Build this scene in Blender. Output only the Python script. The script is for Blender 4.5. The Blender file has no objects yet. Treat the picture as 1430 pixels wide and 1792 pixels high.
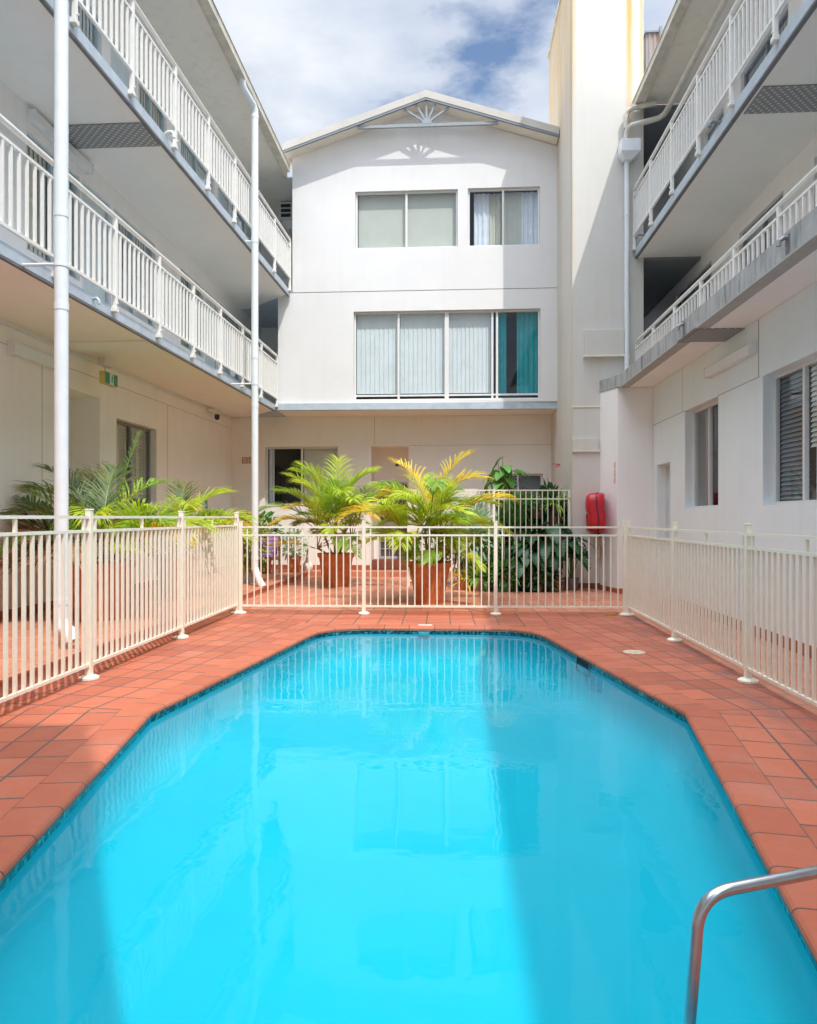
import bpy, bmesh, math, random
from mathutils import Vector, Matrix
from math import sin, cos, pi, radians, sqrt, atan2

random.seed(7)
scene = bpy.context.scene
COL = scene.collection
V3 = Vector

# ------------------------------------------------------------------ helpers
class MB:
    """Collects vertices, faces and uvs in world metres; build() links them as ONE mesh object."""
    def __init__(s):
        s.v = []; s.f = []; s.uv = {}; s.mi = {}; s.cur = 0
    def face(s, pts, uv=None):
        n = len(s.v)
        s.v += [tuple(p) for p in pts]
        s.f.append(tuple(range(n, n + len(pts))))
        if uv: s.uv[len(s.f) - 1] = uv
        if s.cur: s.mi[len(s.f) - 1] = s.cur
    def grid(s, rows, close=False):
        n = len(s.v); w = len(rows[0])
        for r in rows: s.v += [tuple(p) for p in r]
        for i in range(len(rows) - 1):
            for j in range(w - (0 if close else 1)):
                a = n + i * w + j; b = n + i * w + (j + 1) % w
                s.f.append((a, b, b + w, a + w))
                if s.cur: s.mi[len(s.f) - 1] = s.cur
    def box(s, x0, y0, z0, x1, y1, z1):
        s.hexa([(x0, y0, z0), (x1, y0, z0), (x1, y1, z0), (x0, y1, z0)], [(x0, y0, z1), (x1, y0, z1), (x1, y1, z1), (x0, y1, z1)])
    def hexa(s, lo, hi):
        n = len(s.v); k = len(lo)
        s.v += [tuple(p) for p in lo] + [tuple(p) for p in hi]
        fs = [tuple(range(n + k - 1, n - 1, -1)), tuple(range(n + k, n + 2 * k))]
        fs += [(n + i, n + (i + 1) % k, n + k + (i + 1) % k, n + k + i) for i in range(k)]
        for f in fs:
            s.f.append(f)
            if s.cur: s.mi[len(s.f) - 1] = s.cur
    def bar(s, p, q, w, h, up=(0, 0, 1)):
        p = V3(p); q = V3(q); d = (q - p).normalized(); up = V3(up)
        a = d.cross(up)
        if a.length < 1e-4: a = d.cross(V3((1, 0, 0)))
        a.normalize(); b = a.cross(d).normalized()
        a *= w / 2; b *= h / 2
        s.hexa([p - a - b, p + a - b, p + a + b, p - a + b], [q - a - b, q + a - b, q + a + b, q - a + b])
    def tube(s, path, r, n=8, cap=True):
        path = [V3(p) for p in path]; rs = r if isinstance(r, (list, tuple)) else [r] * len(path)
        a = None; rows = []
        for i, p in enumerate(path):
            d = (path[min(i + 1, len(path) - 1)] - path[max(i - 1, 0)]).normalized()
            if a is None:
                a = d.orthogonal().normalized()
            a = (a - d * a.dot(d)).normalized(); b = d.cross(a)
            rows.append([p + (a * cos(2 * pi * k / n) + b * sin(2 * pi * k / n)) * rs[i] for k in range(n)])
        s.grid(rows, True)
        if cap:
            s.face(rows[0][::-1]); s.face(rows[-1])
    def lathe(s, prof, c, n=28, axis='Z'):
        rows = []
        for r, h in prof:
            row = []
            for k in range(n):
                t = 2 * pi * k / n; x, y = r * cos(t), r * sin(t)
                if axis == 'Z': row.append((c[0] + x, c[1] + y, c[2] + h))
                elif axis == 'X': row.append((c[0] + h, c[1] + x, c[2] + y))
                else: row.append((c[0] + x, c[1] + h, c[2] + y))
            rows.append(row)
        s.grid(rows, True)
        if prof[0][0] > 1e-4: s.face(rows[0][::-1])
        if prof[-1][0] > 1e-4: s.face(rows[-1])
    def build(s, name, mats, parent=None, smooth=False, bevel=0.0, seg=2):
        off = V3((0, 0, 0)); p = parent
        while p is not None:
            off += p.location; p = p.parent
        me = bpy.data.meshes.new(name)
        me.from_pydata([(x - off.x, y - off.y, z - off.z) for x, y, z in s.v], [], s.f)
        if not isinstance(mats, (list, tuple)): mats = [mats]
        for m in mats: me.materials.append(m)
        if s.uv:
            L = me.uv_layers.new(name='UVMap')
            for fi, uvs in s.uv.items():
                for li, t in zip(me.polygons[fi].loop_indices, uvs): L.data[li].uv = t
        for fi, k in s.mi.items(): me.polygons[fi].material_index = k
        if smooth:
            me.polygons.foreach_set('use_smooth', [True] * len(me.polygons))
        me.update()
        o = bpy.data.objects.new(name, me); COL.objects.link(o)
        if parent is not None: o.parent = parent
        if bevel:
            b = o.modifiers.new('Bevel', 'BEVEL'); b.width = bevel; b.segments = seg; b.limit_method = 'ANGLE'; b.angle_limit = radians(40)
        return o

def thing(name, label, cat, loc=(0, 0, 0), group=None):
    o = bpy.data.objects.new(name, None); COL.objects.link(o); o.location = loc
    o.empty_display_size = .2
    return tag(o, label, cat, group)
def tag(o, label, cat, group=None):
    o['label'] = label; o['category'] = cat
    if group: o['group'] = group
    return o
def struct(o, label=None, cat=None, kind='structure'):
    o['kind'] = kind
    if label: o['label'] = label; o['category'] = cat
    return o

# ------------------------------------------------------------------ materials
def nodes(name):
    m = bpy.data.materials.new(name); m.use_nodes = True
    nt = m.node_tree
    return m, nt, nt.nodes['Principled BSDF']
def N(nt, t, **kw):
    n = nt.nodes.new(t)
    for k, v in kw.items(): setattr(n, k, v)
    return n
def ramp(nt, src, stops):
    r = N(nt, 'ShaderNodeValToRGB'); e = r.color_ramp.elements
    while len(e) < len(stops): e.new(.5)
    for k, (p, c) in enumerate(stops):
        e[k].position = p; e[k].color = c if len(c) == 4 else (*c, 1)
    nt.links.new(src, r.inputs[0]); return r.outputs[0]
def noise(nt, scale, detail=4, rough=.6, stretch=(1, 1, 1), world=True):
    if world:
        co = N(nt, 'ShaderNodeNewGeometry').outputs['Position']
    else:
        co = N(nt, 'ShaderNodeTexCoord').outputs['UV']
    mp = N(nt, 'ShaderNodeMapping'); mp.inputs['Scale'].default_value = stretch
    nt.links.new(co, mp.inputs[0])
    n = N(nt, 'ShaderNodeTexNoise'); n.inputs['Scale'].default_value = scale; n.inputs['Detail'].default_value = detail; n.inputs['Roughness'].default_value = rough
    nt.links.new(mp.outputs[0], n.inputs[0]); return n.outputs['Fac']
def mix(nt, a, b, fac, mode='MIX'):
    m = N(nt, 'ShaderNodeMix', data_type='RGBA', blend_type=mode)
    for k, s in ((6, a), (7, b)):
        if isinstance(s, tuple): m.inputs[k].default_value = (*s, 1) if len(s) == 3 else s
        else: nt.links.new(s, m.inputs[k])
    if isinstance(fac, float): m.inputs[0].default_value = fac
    else: nt.links.new(fac, m.inputs[0])
    return m.outputs[2]
def bump(nt, b, h, strength, dist=.01):
    n = N(nt, 'ShaderNodeBump'); n.inputs['Strength'].default_value = strength; n.inputs['Distance'].default_value = dist
    nt.links.new(h, n.inputs['Height']); nt.links.new(n.outputs[0], b.inputs['Normal'])
def simple(name, c, rough=.5, var=.06, scale=6, metal=0, bmp=0.0, bscale=60, spec=.5):
    m, nt, b = nodes(name)
    d = tuple(max(0, x * (1 - var * 1.6)) for x in c); u = tuple(min(1, x * (1 + var)) for x in c)
    f = noise(nt, scale)
    nt.links.new(ramp(nt, f, [(.3, d), (.7, u)]), b.inputs['Base Color'])
    b.inputs['Roughness'].default_value = rough; b.inputs['Metallic'].default_value = metal; b.inputs['Specular IOR Level'].default_value = spec
    if bmp: bump(nt, b, noise(nt, bscale, 3), bmp)
    return m

def plaster(name, c, stain=(.55, .5, .42), amt=.10, drip=None, dripamt=.5):
    """painted render: faint mottling, fine roller texture, faint vertical run marks"""
    m, nt, b = nodes(name)
    base = ramp(nt, noise(nt, 1.3, 5, .65), [(.25, tuple(x * .94 for x in c)), (.75, c)])
    run = ramp(nt, noise(nt, 2.2, 4, .55, (3, 3, .22)), [(.52, (0, 0, 0)), (.8, (amt, amt, amt))])
    col = mix(nt, base, stain, run)
    if drip:
        r2 = ramp(nt, noise(nt, 1.6, 5, .6, (3.2, 3.2, .1)), [(.5, (0, 0, 0)), (.68, (dripamt,) * 3)])
        col = mix(nt, col, drip, r2)
    nt.links.new(col, b.inputs['Base Color'])
    b.inputs['Roughness'].default_value = .75; b.inputs['Specular IOR Level'].default_value = .25
    bump(nt, b, noise(nt, 90, 3), .12, .004)
    return m

def tiles(name, c1, c2, grout, w, h, mortar=.006, offset=0.0, rough=.52, var=.3, damp=False):
    m, nt, b = nodes(name)
    uv = N(nt, 'ShaderNodeTexCoord').outputs['UV']
    br = N(nt, 'ShaderNodeTexBrick'); br.offset = offset; br.squash = 1
    br.inputs['Scale'].default_value = 1; br.inputs['Mortar Size'].default_value = mortar; br.inputs['Mortar Smooth'].default_value = .3
    br.inputs['Brick Width'].default_value = w; br.inputs['Row Height'].default_value = h; br.inputs['Bias'].default_value = 0
    br.inputs['Color1'].default_value = (*c1, 1); br.inputs['Color2'].default_value = (*c2, 1); br.inputs['Mortar'].default_value = (*grout, 1)
    nt.links.new(uv, br.inputs['Vector'])
    cl = mix(nt, br.outputs['Color'], (.42, .36, .34), ramp(nt, noise(nt, .8, 6, .65), [(.55, (0, 0, 0)), (.85, (var, var, var))]))
    if damp:
        sx = N(nt, 'ShaderNodeSeparateXYZ'); nt.links.new(N(nt, 'ShaderNodeNewGeometry').outputs['Position'], sx.inputs[0])
        mr = N(nt, 'ShaderNodeMapRange', interpolation_type='SMOOTHSTEP'); mr.inputs['From Min'].default_value = 1.95; mr.inputs['From Max'].default_value = 2.6; nt.links.new(sx.outputs['X'], mr.inputs[0])
        nd = ramp(nt, noise(nt, 1.5, 6, .65, (1.6, .8, 1)), [(.44, (0, 0, 0)), (.62, (.8, .8, .8))])
        ml = N(nt, 'ShaderNodeMath', operation='MULTIPLY'); nt.links.new(mr.outputs[0], ml.inputs[0]); nt.links.new(nd, ml.inputs[1])
        cl = mix(nt, cl, (.19, .10, .085), ml.outputs[0])
    fine = ramp(nt, noise(nt, 24, 4, .7), [(.3, (.86, .86, .86)), (.7, (1.0, 1.0, 1.0))])
    cl = mix(nt, cl, fine, 1.0, 'MULTIPLY')
    nt.links.new(cl, b.inputs['Base Color'])
    rr = ramp(nt, noise(nt, 3, 4), [(.3, (rough - .12,) * 3), (.7, (rough + .15,) * 3)])
    nt.links.new(rr, b.inputs['Roughness']); b.inputs['Specular IOR Level'].default_value = .22
    inv = N(nt, 'ShaderNodeMath', operation='SUBTRACT'); inv.inputs[0].default_value = 1
    nt.links.new(br.outputs['Fac'], inv.inputs[1])
    bump(nt, b, inv.outputs[0], .5, .006)
    return m

WHITE = (.90, .89, .875)
M = {}
M['wall'] = plaster('white_render', WHITE)
M['wall_warm'] = plaster('warm_white_render', (.93, .885, .825))
def tower_paint():
    """cream render with soft rust runs where the roof water comes down"""
    m = plaster('tower_render', (.66, .645, .60), (.62, .50, .32), .3); nt = m.node_tree; b = nt.nodes['Principled BSDF']
    base = b.inputs['Base Color'].links[0].from_socket
    sp = N(nt, 'ShaderNodeSeparateXYZ'); nt.links.new(N(nt, 'ShaderNodeNewGeometry').outputs['Position'], sp.inputs[0])
    def rng(src, a, b_, c=0, d=1):
        k = N(nt, 'ShaderNodeMapRange', interpolation_type='SMOOTHSTEP'); k.inputs['From Min'].default_value = a; k.inputs['From Max'].default_value = b_; k.inputs['To Min'].default_value = c; k.inputs['To Max'].default_value = d
        nt.links.new(src, k.inputs[0]); return k.outputs[0]
    def op(o, a, b_):
        k = N(nt, 'ShaderNodeMath', operation=o)
        for i, v in enumerate((a, b_)):
            if isinstance(v, (int, float)): k.inputs[i].default_value = v
            else: nt.links.new(v, k.inputs[i])
        return k.outputs[0]
    def band(ax, c, w): return rng(op('ABSOLUTE', op('SUBTRACT', sp.outputs[ax], c), 0), w, 0)
    ztop = rng(sp.outputs['Z'], 8.2, 12.0, .1, 1)
    front = op('MAXIMUM', op('MAXIMUM', band('X', 3.60, .14), op('MULTIPLY', band('X', 3.84, .06), .8)), op('MULTIPLY', band('X', 2.44, .12), .6))
    m1 = op('MULTIPLY', op('MULTIPLY', front, ztop), rng(noise(nt, 1.8, 5, .6, (4, 4, .35)), .3, .55))
    side = op('MAXIMUM', band('Y', 15.1, .3), op('MULTIPLY', band('Y', 16.7, .5), .7))
    m2 = op('MULTIPLY', op('MULTIPLY', op('MULTIPLY', side, rng(sp.outputs['X'], 2.47, 2.45)), rng(sp.outputs['Z'], 4, 10, .35, 1)), rng(noise(nt, 1.2, 5, .6, (3, 3, .4)), .25, .6))
    col = mix(nt, base, (.66, .37, .07), op('MULTIPLY', m1, .9)); col = mix(nt, col, (.52, .40, .22), op('MULTIPLY', m2, .55))
    nt.links.new(col, b.inputs['Base Color']); return m
M['tower'] = tower_paint()
M['wall_gable'] = plaster('soft_white_render', (.765, .76, .75))
M['wall_bounce_offset'] = plaster('white_render_bounce_offset', (.81, .885, .905))  # blue put into the paint to offset warm light bounced off the paving
M['groove'] = simple('shadow_groove', (.42, .41, .39), .8)
M['soffit'] = plaster('soffit_paint', (.90, .89, .86), (.7, .67, .6), .15)
M['eave_lining'] = plaster('eave_lining', (.84, .79, .70), (.5, .45, .38), .3)
M['slab'] = simple('blue_grey_slab_paint', (.47, .54, .60), .55, .08, 5, bmp=.1)
M['slab_under'] = simple('dark_grey_trim', (.17, .175, .185), .6, .1)
M['concrete'] = None
M['gutter'] = simple('weathered_cream_gutter', (.62, .58, .49), .5, .14, 4)
M['fascia'] = simple('cream_barge_board', (.50, .475, .43), .5, .05, 3)
M['grey_trim'] = simple('grey_blue_trim', (.22, .25, .28), .5, .08, 8)
M['ornament'] = simple('pale_blue_grey_timber', (.27, .30, .32), .5, .06, 12)
M['fence'] = simple('cream_powder_coat', (.84, .80, .665), .38, .03, 9)
M['rail'] = simple('white_powder_coat', (.82, .80, .75), .38, .03, 9)
M['pvc'] = simple('white_pvc', (.77, .81, .835), .3, .03, 5)
M['pvc_aged'] = simple('aged_cream_pvc', (.62, .58, .50), .45, .1, 6)
M['frame'] = simple('window_frame_paint', (.74, .74, .72), .4, .03, 10)
M['frame_blue'] = simple('blue_grey_door_paint', (.44, .55, .60), .45, .05, 6)
M['frame_dark'] = simple('anodised_frame', (.23, .25, .28), .4, .05, 10)
M['door_pale'] = simple('pale_blue_door', (.60, .69, .73), .45, .04, 6)
M['corridor'] = simple('grey_corridor_paint', (.22, .23, .24), .8, .06)
M['dark'] = simple('dark_interior', (.03, .03, .035), .9, .1)
M['blind_grey'] = simple('grey_green_blind', (.56, .575, .50), .8, .03, 3)
M['blind_white'] = simple('white_vertical_blind', (.74, .79, .80), .75, .04, 3)
M['blind_beige'] = simple('beige_vertical_blind', (.72, .70, .60), .8, .05, 3)
M['curtain_sheer'] = simple('sheer_white_curtain', (.74, .78, .84), .8, .06, 5)
M['curtain_cream'] = simple('cream_curtain', (.60, .60, .50), .85, .06, 5)
M['curtain_teal'] = simple('teal_curtain', (.006, .34, .38), .75, .08, 5)
M['blind_dark'] = simple('dark_grey_blind', (.20, .22, .25), .6, .06, 5)
M['blind_brown'] = simple('taupe_blind', (.17, .155, .14), .8, .05, 5)
M['venetian'] = simple('pale_venetian', (.74, .74, .70), .6, .05, 5)
M['shutter'] = simple('cream_shutter', (.62, .60, .48), .55, .05, 8)
M['terracotta'] = simple('terracotta_pot_clay', (.66, .22, .085), .65, .16, 7, bmp=.25, bscale=40)
M['pot_brown'] = simple('brown_plastic_pot', (.16, .07, .045), .5, .1)
M['pot_pink'] = simple('pale_clay_pot', (.52, .30, .22), .7, .12, 7)
M['pot_grey'] = simple('grey_glazed_pot', (.15, .14, .15), .35, .1)
M['pot_blue'] = simple('blue_grey_glazed_pot', (.35, .42, .48), .3, .1)
M['soil'] = simple('potting_soil', (.05, .035, .025), .95, .3, 30, bmp=.4)
M['steel'] = simple('brushed_steel', (.55, .57, .60), .26, .06, 12, metal=1)
M['galv'] = simple('galvanised_plate', (.36, .36, .37), .45, .12, 10, metal=.3)
M['red_vinyl'] = simple('red_vinyl_cover', (.55, .012, .03), .28, .12, 5, bmp=.2, bscale=9)
M['red_paint'] = simple('faded_red_lettering', (.66, .20, .19), .7, .08, 20)
M['purple'] = simple('purple_quilted_fabric', (.42, .22, .52), .85, .1, 12, bmp=.2)
M['timber'] = simple('oiled_timber', (.26, .13, .07), .6, .2, 14)
M['sign_green'] = simple('exit_sign_green', (.005, .25, .10), .35, .04)
M['sign_white'] = simple('exit_sign_white', (.78, .80, .74), .35, .02)
M['sign_yellow'] = simple('yellowed_sign_edge', (.62, .52, .14), .4, .06)
M['sign_blue'] = simple('blue_sign_print', (.045, .11, .38), .4, .05)
M['camera'] = simple('dark_plastic', (.04, .02, .03), .4, .05)
M['skirt'] = simple('red_skirting_tile', (.40, .115, .055), .5, .15, 9)
M['skirt_dark'] = simple('brown_step_tile', (.23, .075, .045), .5, .15, 9)
M['lid'] = simple('buff_skimmer_lid', (.55, .43, .30), .6, .08, 16)
M['marker'] = simple('white_marker_tile', (.78, .78, .78), .3, .03)
M['leaf_litter'] = simple('fallen_yellow_leaf', (.60, .33, .04), .7, .2, 20)
M['light'] = simple('white_batten_diffuser', (.78, .79, .79), .35, .03)
M['rusty'] = plaster('rusty_corrugated', (.36, .34, .36), (.55, .28, .06), .8, (.62, .30, .04), .9)
M['ac'] = simple('ac_white_casing', (.62, .62, .60), .5, .06)
M['iron'] = simple('door_grille_metal', (.50, .48, .47), .45, .06)
M['mesh_dark'] = simple('dark_insect_mesh', (.10, .085, .08), .85, .1)
M['stone_white'] = simple('white_stone', (.76, .75, .72), .7, .08)

# weathered concrete ledge: mould streaks
def concrete():
    m, nt, b = nodes('stained_concrete')
    base = ramp(nt, noise(nt, 3, 6, .7), [(.3, (.32, .33, .33)), (.7, (.47, .48, .475))])
    run = ramp(nt, noise(nt, 7, 5, .65, (1, 1.4, .18)), [(.48, (0, 0, 0)), (.72, (.85, .85, .85))])
    col = mix(nt, base, (.11, .12, .105), run)
    nt.links.new(col, b.inputs['Base Color']); b.inputs['Roughness'].default_value = .85
    bump(nt, b, noise(nt, 50, 4), .3, .006); return m
M['concrete'] = concrete()

# perforated tread plate
def plate():
    m, nt, b = nodes('tread_plate')
    g = N(nt, 'ShaderNodeNewGeometry').outputs['Position']
    mp = N(nt, 'ShaderNodeMapping'); mp.inputs['Rotation'].default_value = (0, 0, radians(45)); mp.inputs['Scale'].default_value = (14, 14, 14)
    nt.links.new(g, mp.inputs[0])
    vo = N(nt, 'ShaderNodeTexVoronoi'); vo.inputs['Scale'].default_value = 1; vo.inputs['Randomness'].default_value = 0
    nt.links.new(mp.outputs[0], vo.inputs['Vector'])
    col = ramp(nt, vo.outputs['Distance'], [(.22, (.62, .63, .63)), (.36, (.25, .255, .26))])
    nt.links.new(col, b.inputs['Base Color']); b.inputs['Roughness'].default_value = .5
    bump(nt, b, vo.outputs['Distance'], .4, -.01); return m
M['plate'] = plate()

M['tile'] = tiles('terracotta_paving', (.52, .155, .085), (.375, .105, .06), (.11, .085, .075), .33, .235, .009, damp=True)
M['tile_court'] = tiles('terracotta_court_paving', (.62, .25, .15), (.52, .195, .11), (.15, .115, .10), .33, .25, .006, .5)
M['coping'] = tiles('terracotta_bullnose', (.50, .15, .082), (.41, .115, .063), (.10, .075, .065), .33, 5, .006)

def leaf_mat(name, c, tip=None, trans=.35):
    m, nt, b = nodes(name)
    lo = tuple(x * .75 for x in c); hi = tuple(min(1, x * 1.25) for x in c)
    col = ramp(nt, noise(nt, 5, 4), [(.3, lo), (.7, hi)])
    if tip:
        col = mix(nt, col, tip, ramp(nt, noise(nt, 2.2, 5), [(.52, (0, 0, 0)), (.66, (.9, .9, .9))]))
    nt.links.new(col, b.inputs['Base Color']); b.inputs['Roughness'].default_value = .42
    t = N(nt, 'ShaderNodeBsdfTranslucent'); nt.links.new(col, t.inputs[0])
    mx = N(nt, 'ShaderNodeMixShader'); mx.inputs[0].default_value = trans
    nt.links.new(b.outputs[0], mx.inputs[1]); nt.links.new(t.outputs[0], mx.inputs[2])
    nt.links.new(mx.outputs[0], nt.nodes['Material Output'].inputs[0]); return m
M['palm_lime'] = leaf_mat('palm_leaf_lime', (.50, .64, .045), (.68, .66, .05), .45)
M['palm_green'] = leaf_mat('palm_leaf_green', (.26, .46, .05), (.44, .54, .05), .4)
M['palm_shaded'] = leaf_mat('palm_leaf_shaded', (.12, .20, .05), (.30, .27, .08))  # shade under the balcony put into the leaf colour
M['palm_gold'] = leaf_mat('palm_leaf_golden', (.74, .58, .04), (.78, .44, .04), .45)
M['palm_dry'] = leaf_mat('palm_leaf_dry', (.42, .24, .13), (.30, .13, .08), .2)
M['cane'] = simple('palm_cane', (.30, .24, .08), .55, .25, 14)
M['leaf_deep'] = leaf_mat('deep_green_leaf', (.032, .115, .04), None, .2)
M['leaf_mid'] = leaf_mat('mid_green_leaf', (.11, .28, .05), None, .3)
M['leaf_bright'] = leaf_mat('bright_green_leaf', (.20, .40, .05), (.40, .46, .06), .35)
M['leaf_grey'] = leaf_mat('grey_green_leaf', (.36, .52, .32), (.55, .64, .45), .35)
M['leaf_var'] = leaf_mat('variegated_leaf', (.22, .30, .04), (.62, .60, .16), .3)
M['leaf_red'] = leaf_mat('red_bronze_leaf', (.22, .06, .04), (.42, .20, .05), .25)
M['flower_pink'] = simple('pink_petals', (.80, .12, .18), .6, .1)
M['flower_white'] = simple('white_petals', (.80, .78, .76), .6, .05)
M['flower_orange'] = simple('orange_petals', (.80, .28, .03), .6, .1)
M['flower_red'] = simple('crimson_bract', (.55, .01, .05), .5, .1)

def glass_mat(name, tint, ior=1.5, boost=1.0, rough=.01):
    m = bpy.data.materials.new(name); m.use_nodes = True; nt = m.node_tree
    nt.nodes.remove(nt.nodes['Principled BSDF'])
    tr = N(nt, 'ShaderNodeBsdfTransparent'); tr.inputs[0].default_value = (*tint, 1)
    gl = N(nt, 'ShaderNodeBsdfGlossy'); gl.inputs['Roughness'].default_value = rough; gl.inputs[0].default_value = (.95, .97, 1, 1)
    ge = N(nt, 'ShaderNodeNewGeometry'); dt = N(nt, 'ShaderNodeVectorMath', operation='DOT_PRODUCT')      # Schlick's curve, the same from both sides of the sheet
    nt.links.new(ge.outputs['Incoming'], dt.inputs[0]); nt.links.new(ge.outputs['Normal'], dt.inputs[1])
    def mth(op, a, b):
        k = N(nt, 'ShaderNodeMath', operation=op)
        for i, v in enumerate((a, b)):
            if v is None: continue
            if isinstance(v, (int, float)): k.inputs[i].default_value = v
            else: nt.links.new(v, k.inputs[i])
        return k.outputs[0]
    f0 = ((ior - 1) / (ior + 1)) ** 2
    q = mth('POWER', mth('SUBTRACT', 1.0, mth('ABSOLUTE', dt.outputs['Value'], None)), 5.0)
    fr = mth('ADD', f0, mth('MULTIPLY', q, 1 - f0))
    mu = N(nt, 'ShaderNodeMath', operation='MULTIPLY'); mu.inputs[1].default_value = boost; mu.use_clamp = True
    nt.links.new(fr, mu.inputs[0])
    mx = N(nt, 'ShaderNodeMixShader'); nt.links.new(mu.outputs[0], mx.inputs[0])
    nt.links.new(tr.outputs[0], mx.inputs[1]); nt.links.new(gl.outputs[0], mx.inputs[2])
    nt.links.new(mx.outputs[0], nt.nodes['Material Output'].inputs[0])
    return m, nt, gl, fr
M['glass'] = glass_mat('window_glass', (.92, .95, .96), 1.5, 1.1)[0]
wm, wnt, wgl, wfr = glass_mat('pool_water', (.34, .93, .96), 1.33, .62, .005)
g1 = noise(wnt, 1.6, 3, .5); g2 = noise(wnt, 9, 2, .5)
wa = N(wnt, 'ShaderNodeMath', operation='MULTIPLY_ADD'); wa.inputs[1].default_value = .12
wnt.links.new(g2, wa.inputs[0]); wnt.links.new(g1, wa.inputs[2])
wb = N(wnt, 'ShaderNodeBump'); wb.inputs['Strength'].default_value = .07; wb.inputs['Distance'].default_value = .06
wnt.links.new(wa.outputs[0], wb.inputs['Height'])
wnt.links.new(wb.outputs[0], wgl.inputs['Normal'])
M['water'] = wm
M['basin'] = simple('aqua_pool_paint', (.055, .43, .54), .6, .03, 1.2)
def mosaic():
    m, nt, b = nodes('pool_mosaic')
    uv = N(nt, 'ShaderNodeTexCoord').outputs['UV']
    br = N(nt, 'ShaderNodeTexBrick'); br.offset = 0
    for k, v in (('Scale', 1), ('Mortar Size', .002), ('Brick Width', .025), ('Row Height', .025)): br.inputs[k].default_value = v
    br.inputs['Color1'].default_value = (0, 0, 0, 1); br.inputs['Color2'].default_value = (1, 1, 1, 1); br.inputs['Mortar'].default_value = (.5, .5, .5, 1)
    nt.links.new(uv, br.inputs['Vector'])
    nz = N(nt, 'ShaderNodeTexNoise'); nz.inputs['Scale'].default_value = 22; nz.inputs['Detail'].default_value = 1; nt.links.new(uv, nz.inputs[0])
    ad = N(nt, 'ShaderNodeMath', operation='MULTIPLY_ADD'); ad.inputs[1].default_value = .45
    nt.links.new(br.outputs['Color'], ad.inputs[0]); nt.links.new(nz.outputs['Fac'], ad.inputs[2])
    col = ramp(nt, ad.outputs[0], [(.50, (.006, .02, .03)), (.68, (.014, .06, .075)), (.84, (.03, .19, .22)), (1.0, (.16, .36, .38))])
    nt.links.new(col, b.inputs['Base Color']); b.inputs['Roughness'].default_value = .15; return m
M['mosaic'] = mosaic()

# ------------------------------------------------------------------ wall / window helpers
class Fr:
    """a vertical facade plane: u metres along, z up, d out towards the courtyard"""
    def __init__(s, o, u, n): s.o = V3((o[0], o[1], 0)); s.u = V3((u[0], u[1], 0)).normalized(); s.n = V3((n[0], n[1], 0)).normalized()
    def P(s, u, z, d=0): p = s.o + s.u * u + s.n * d; return (p.x, p.y, z)
    def box(s, mb, u0, z0, d0, u1, z1, d1):
        mb.hexa([s.P(u0, z0, d0), s.P(u1, z0, d0), s.P(u1, z0, d1), s.P(u0, z0, d1)], [s.P(u0, z1, d0), s.P(u1, z1, d0), s.P(u1, z1, d1), s.P(u0, z1, d1)])
def wall(mb, fr, u0, u1, z0, z1, holes, t=.2):
    us = sorted({u0, u1, *[h[0] for h in holes], *[h[1] for h in holes]}); zs = sorted({z0, z1, *[h[2] for h in holes], *[h[3] for h in holes]})
    us = [x for x in us if u0 - 1e-6 <= x <= u1 + 1e-6]; zs = [x for x in zs if z0 - 1e-6 <= x <= z1 + 1e-6]
    for a, b in zip(us, us[1:]):
        for c, d in zip(zs, zs[1:]):
            um, zm = (a + b) / 2, (c + d) / 2
            if any(h[0] < um < h[1] and h[2] < zm < h[3] for h in holes): continue
            mb.face([fr.P(a, c), fr.P(b, c), fr.P(b, d), fr.P(a, d)])
            mb.face([fr.P(a, c, -t), fr.P(a, d, -t), fr.P(b, d, -t), fr.P(b, c, -t)])
    for a, b, c, d in holes + [(u0, u1, z0, z1)]:
        for p, q in (((a, c), (b, c)), ((b, c), (b, d)), ((b, d), (a, d)), ((a, d), (a, c))):
            mb.face([fr.P(*p), fr.P(*q), fr.P(*q, -t), fr.P(*p, -t)])

def cover(mb, fr, kind, a, b, c, d, dep):
    """a blind or curtain hung inside a window, between a..b and c..d, at depth -dep"""
    if kind == 'roller':
        fr.box(mb, a, c, -dep - .004, b, d, -dep)
        fr.box(mb, a, c, -dep - .012, b, c + .025, -dep + .006)
    elif kind == 'vertical':
        n = max(3, int((b - a) / .10)); w = (b - a) / n
        for i in range(n):
            u = a + w * i; t = .018
            mb.face([fr.P(u, c, -dep), fr.P(u + w * 1.04, c, -dep - t), fr.P(u + w * 1.04, d, -dep - t), fr.P(u, d, -dep)])
    elif kind == 'curtain':
        n = max(8, int((b - a) / .018)); rows = []
        for z in (c, c + (d - c) * .5, d):
            am = .026 if z < d else .018
            rows.append([fr.P(a + (b - a) * i / n, z, -dep - .04 + am * sin(i * 1.05 + .9 * sin(i * .21)) + .008 * sin(i * .37 + z)) for i in range(n + 1)])
        mb.grid(rows)
    elif kind == 'venetian':
        z = c
        while z < d:
            mb.face([fr.P(a, z, -dep), fr.P(b, z, -dep), fr.P(b, z + .055, -dep - .03), fr.P(a, z + .055, -dep - .03)]); z += .058
    elif kind == 'shutter':
        n = max(1, round((b - a) / .42)); w = (b - a) / n
        for i in range(n):
            u = a + i * w
            for q in ((u, u + .06, c, d), (u + w - .06, u + w, c, d), (u + .06, u + w - .06, c, c + .1), (u + .06, u + w - .06, d - .1, d)):
                fr.box(mb, q[0], q[2], -dep - .03, q[1], q[3], -dep)
            z = c + .1
            while z < d - .12:
                mb.face([fr.P(u + .06, z, -dep), fr.P(u + w - .06, z, -dep), fr.P(u + w - .06, z + .065, -dep - .028), fr.P(u + .06, z + .065, -dep - .028)]); z += .062

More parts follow.
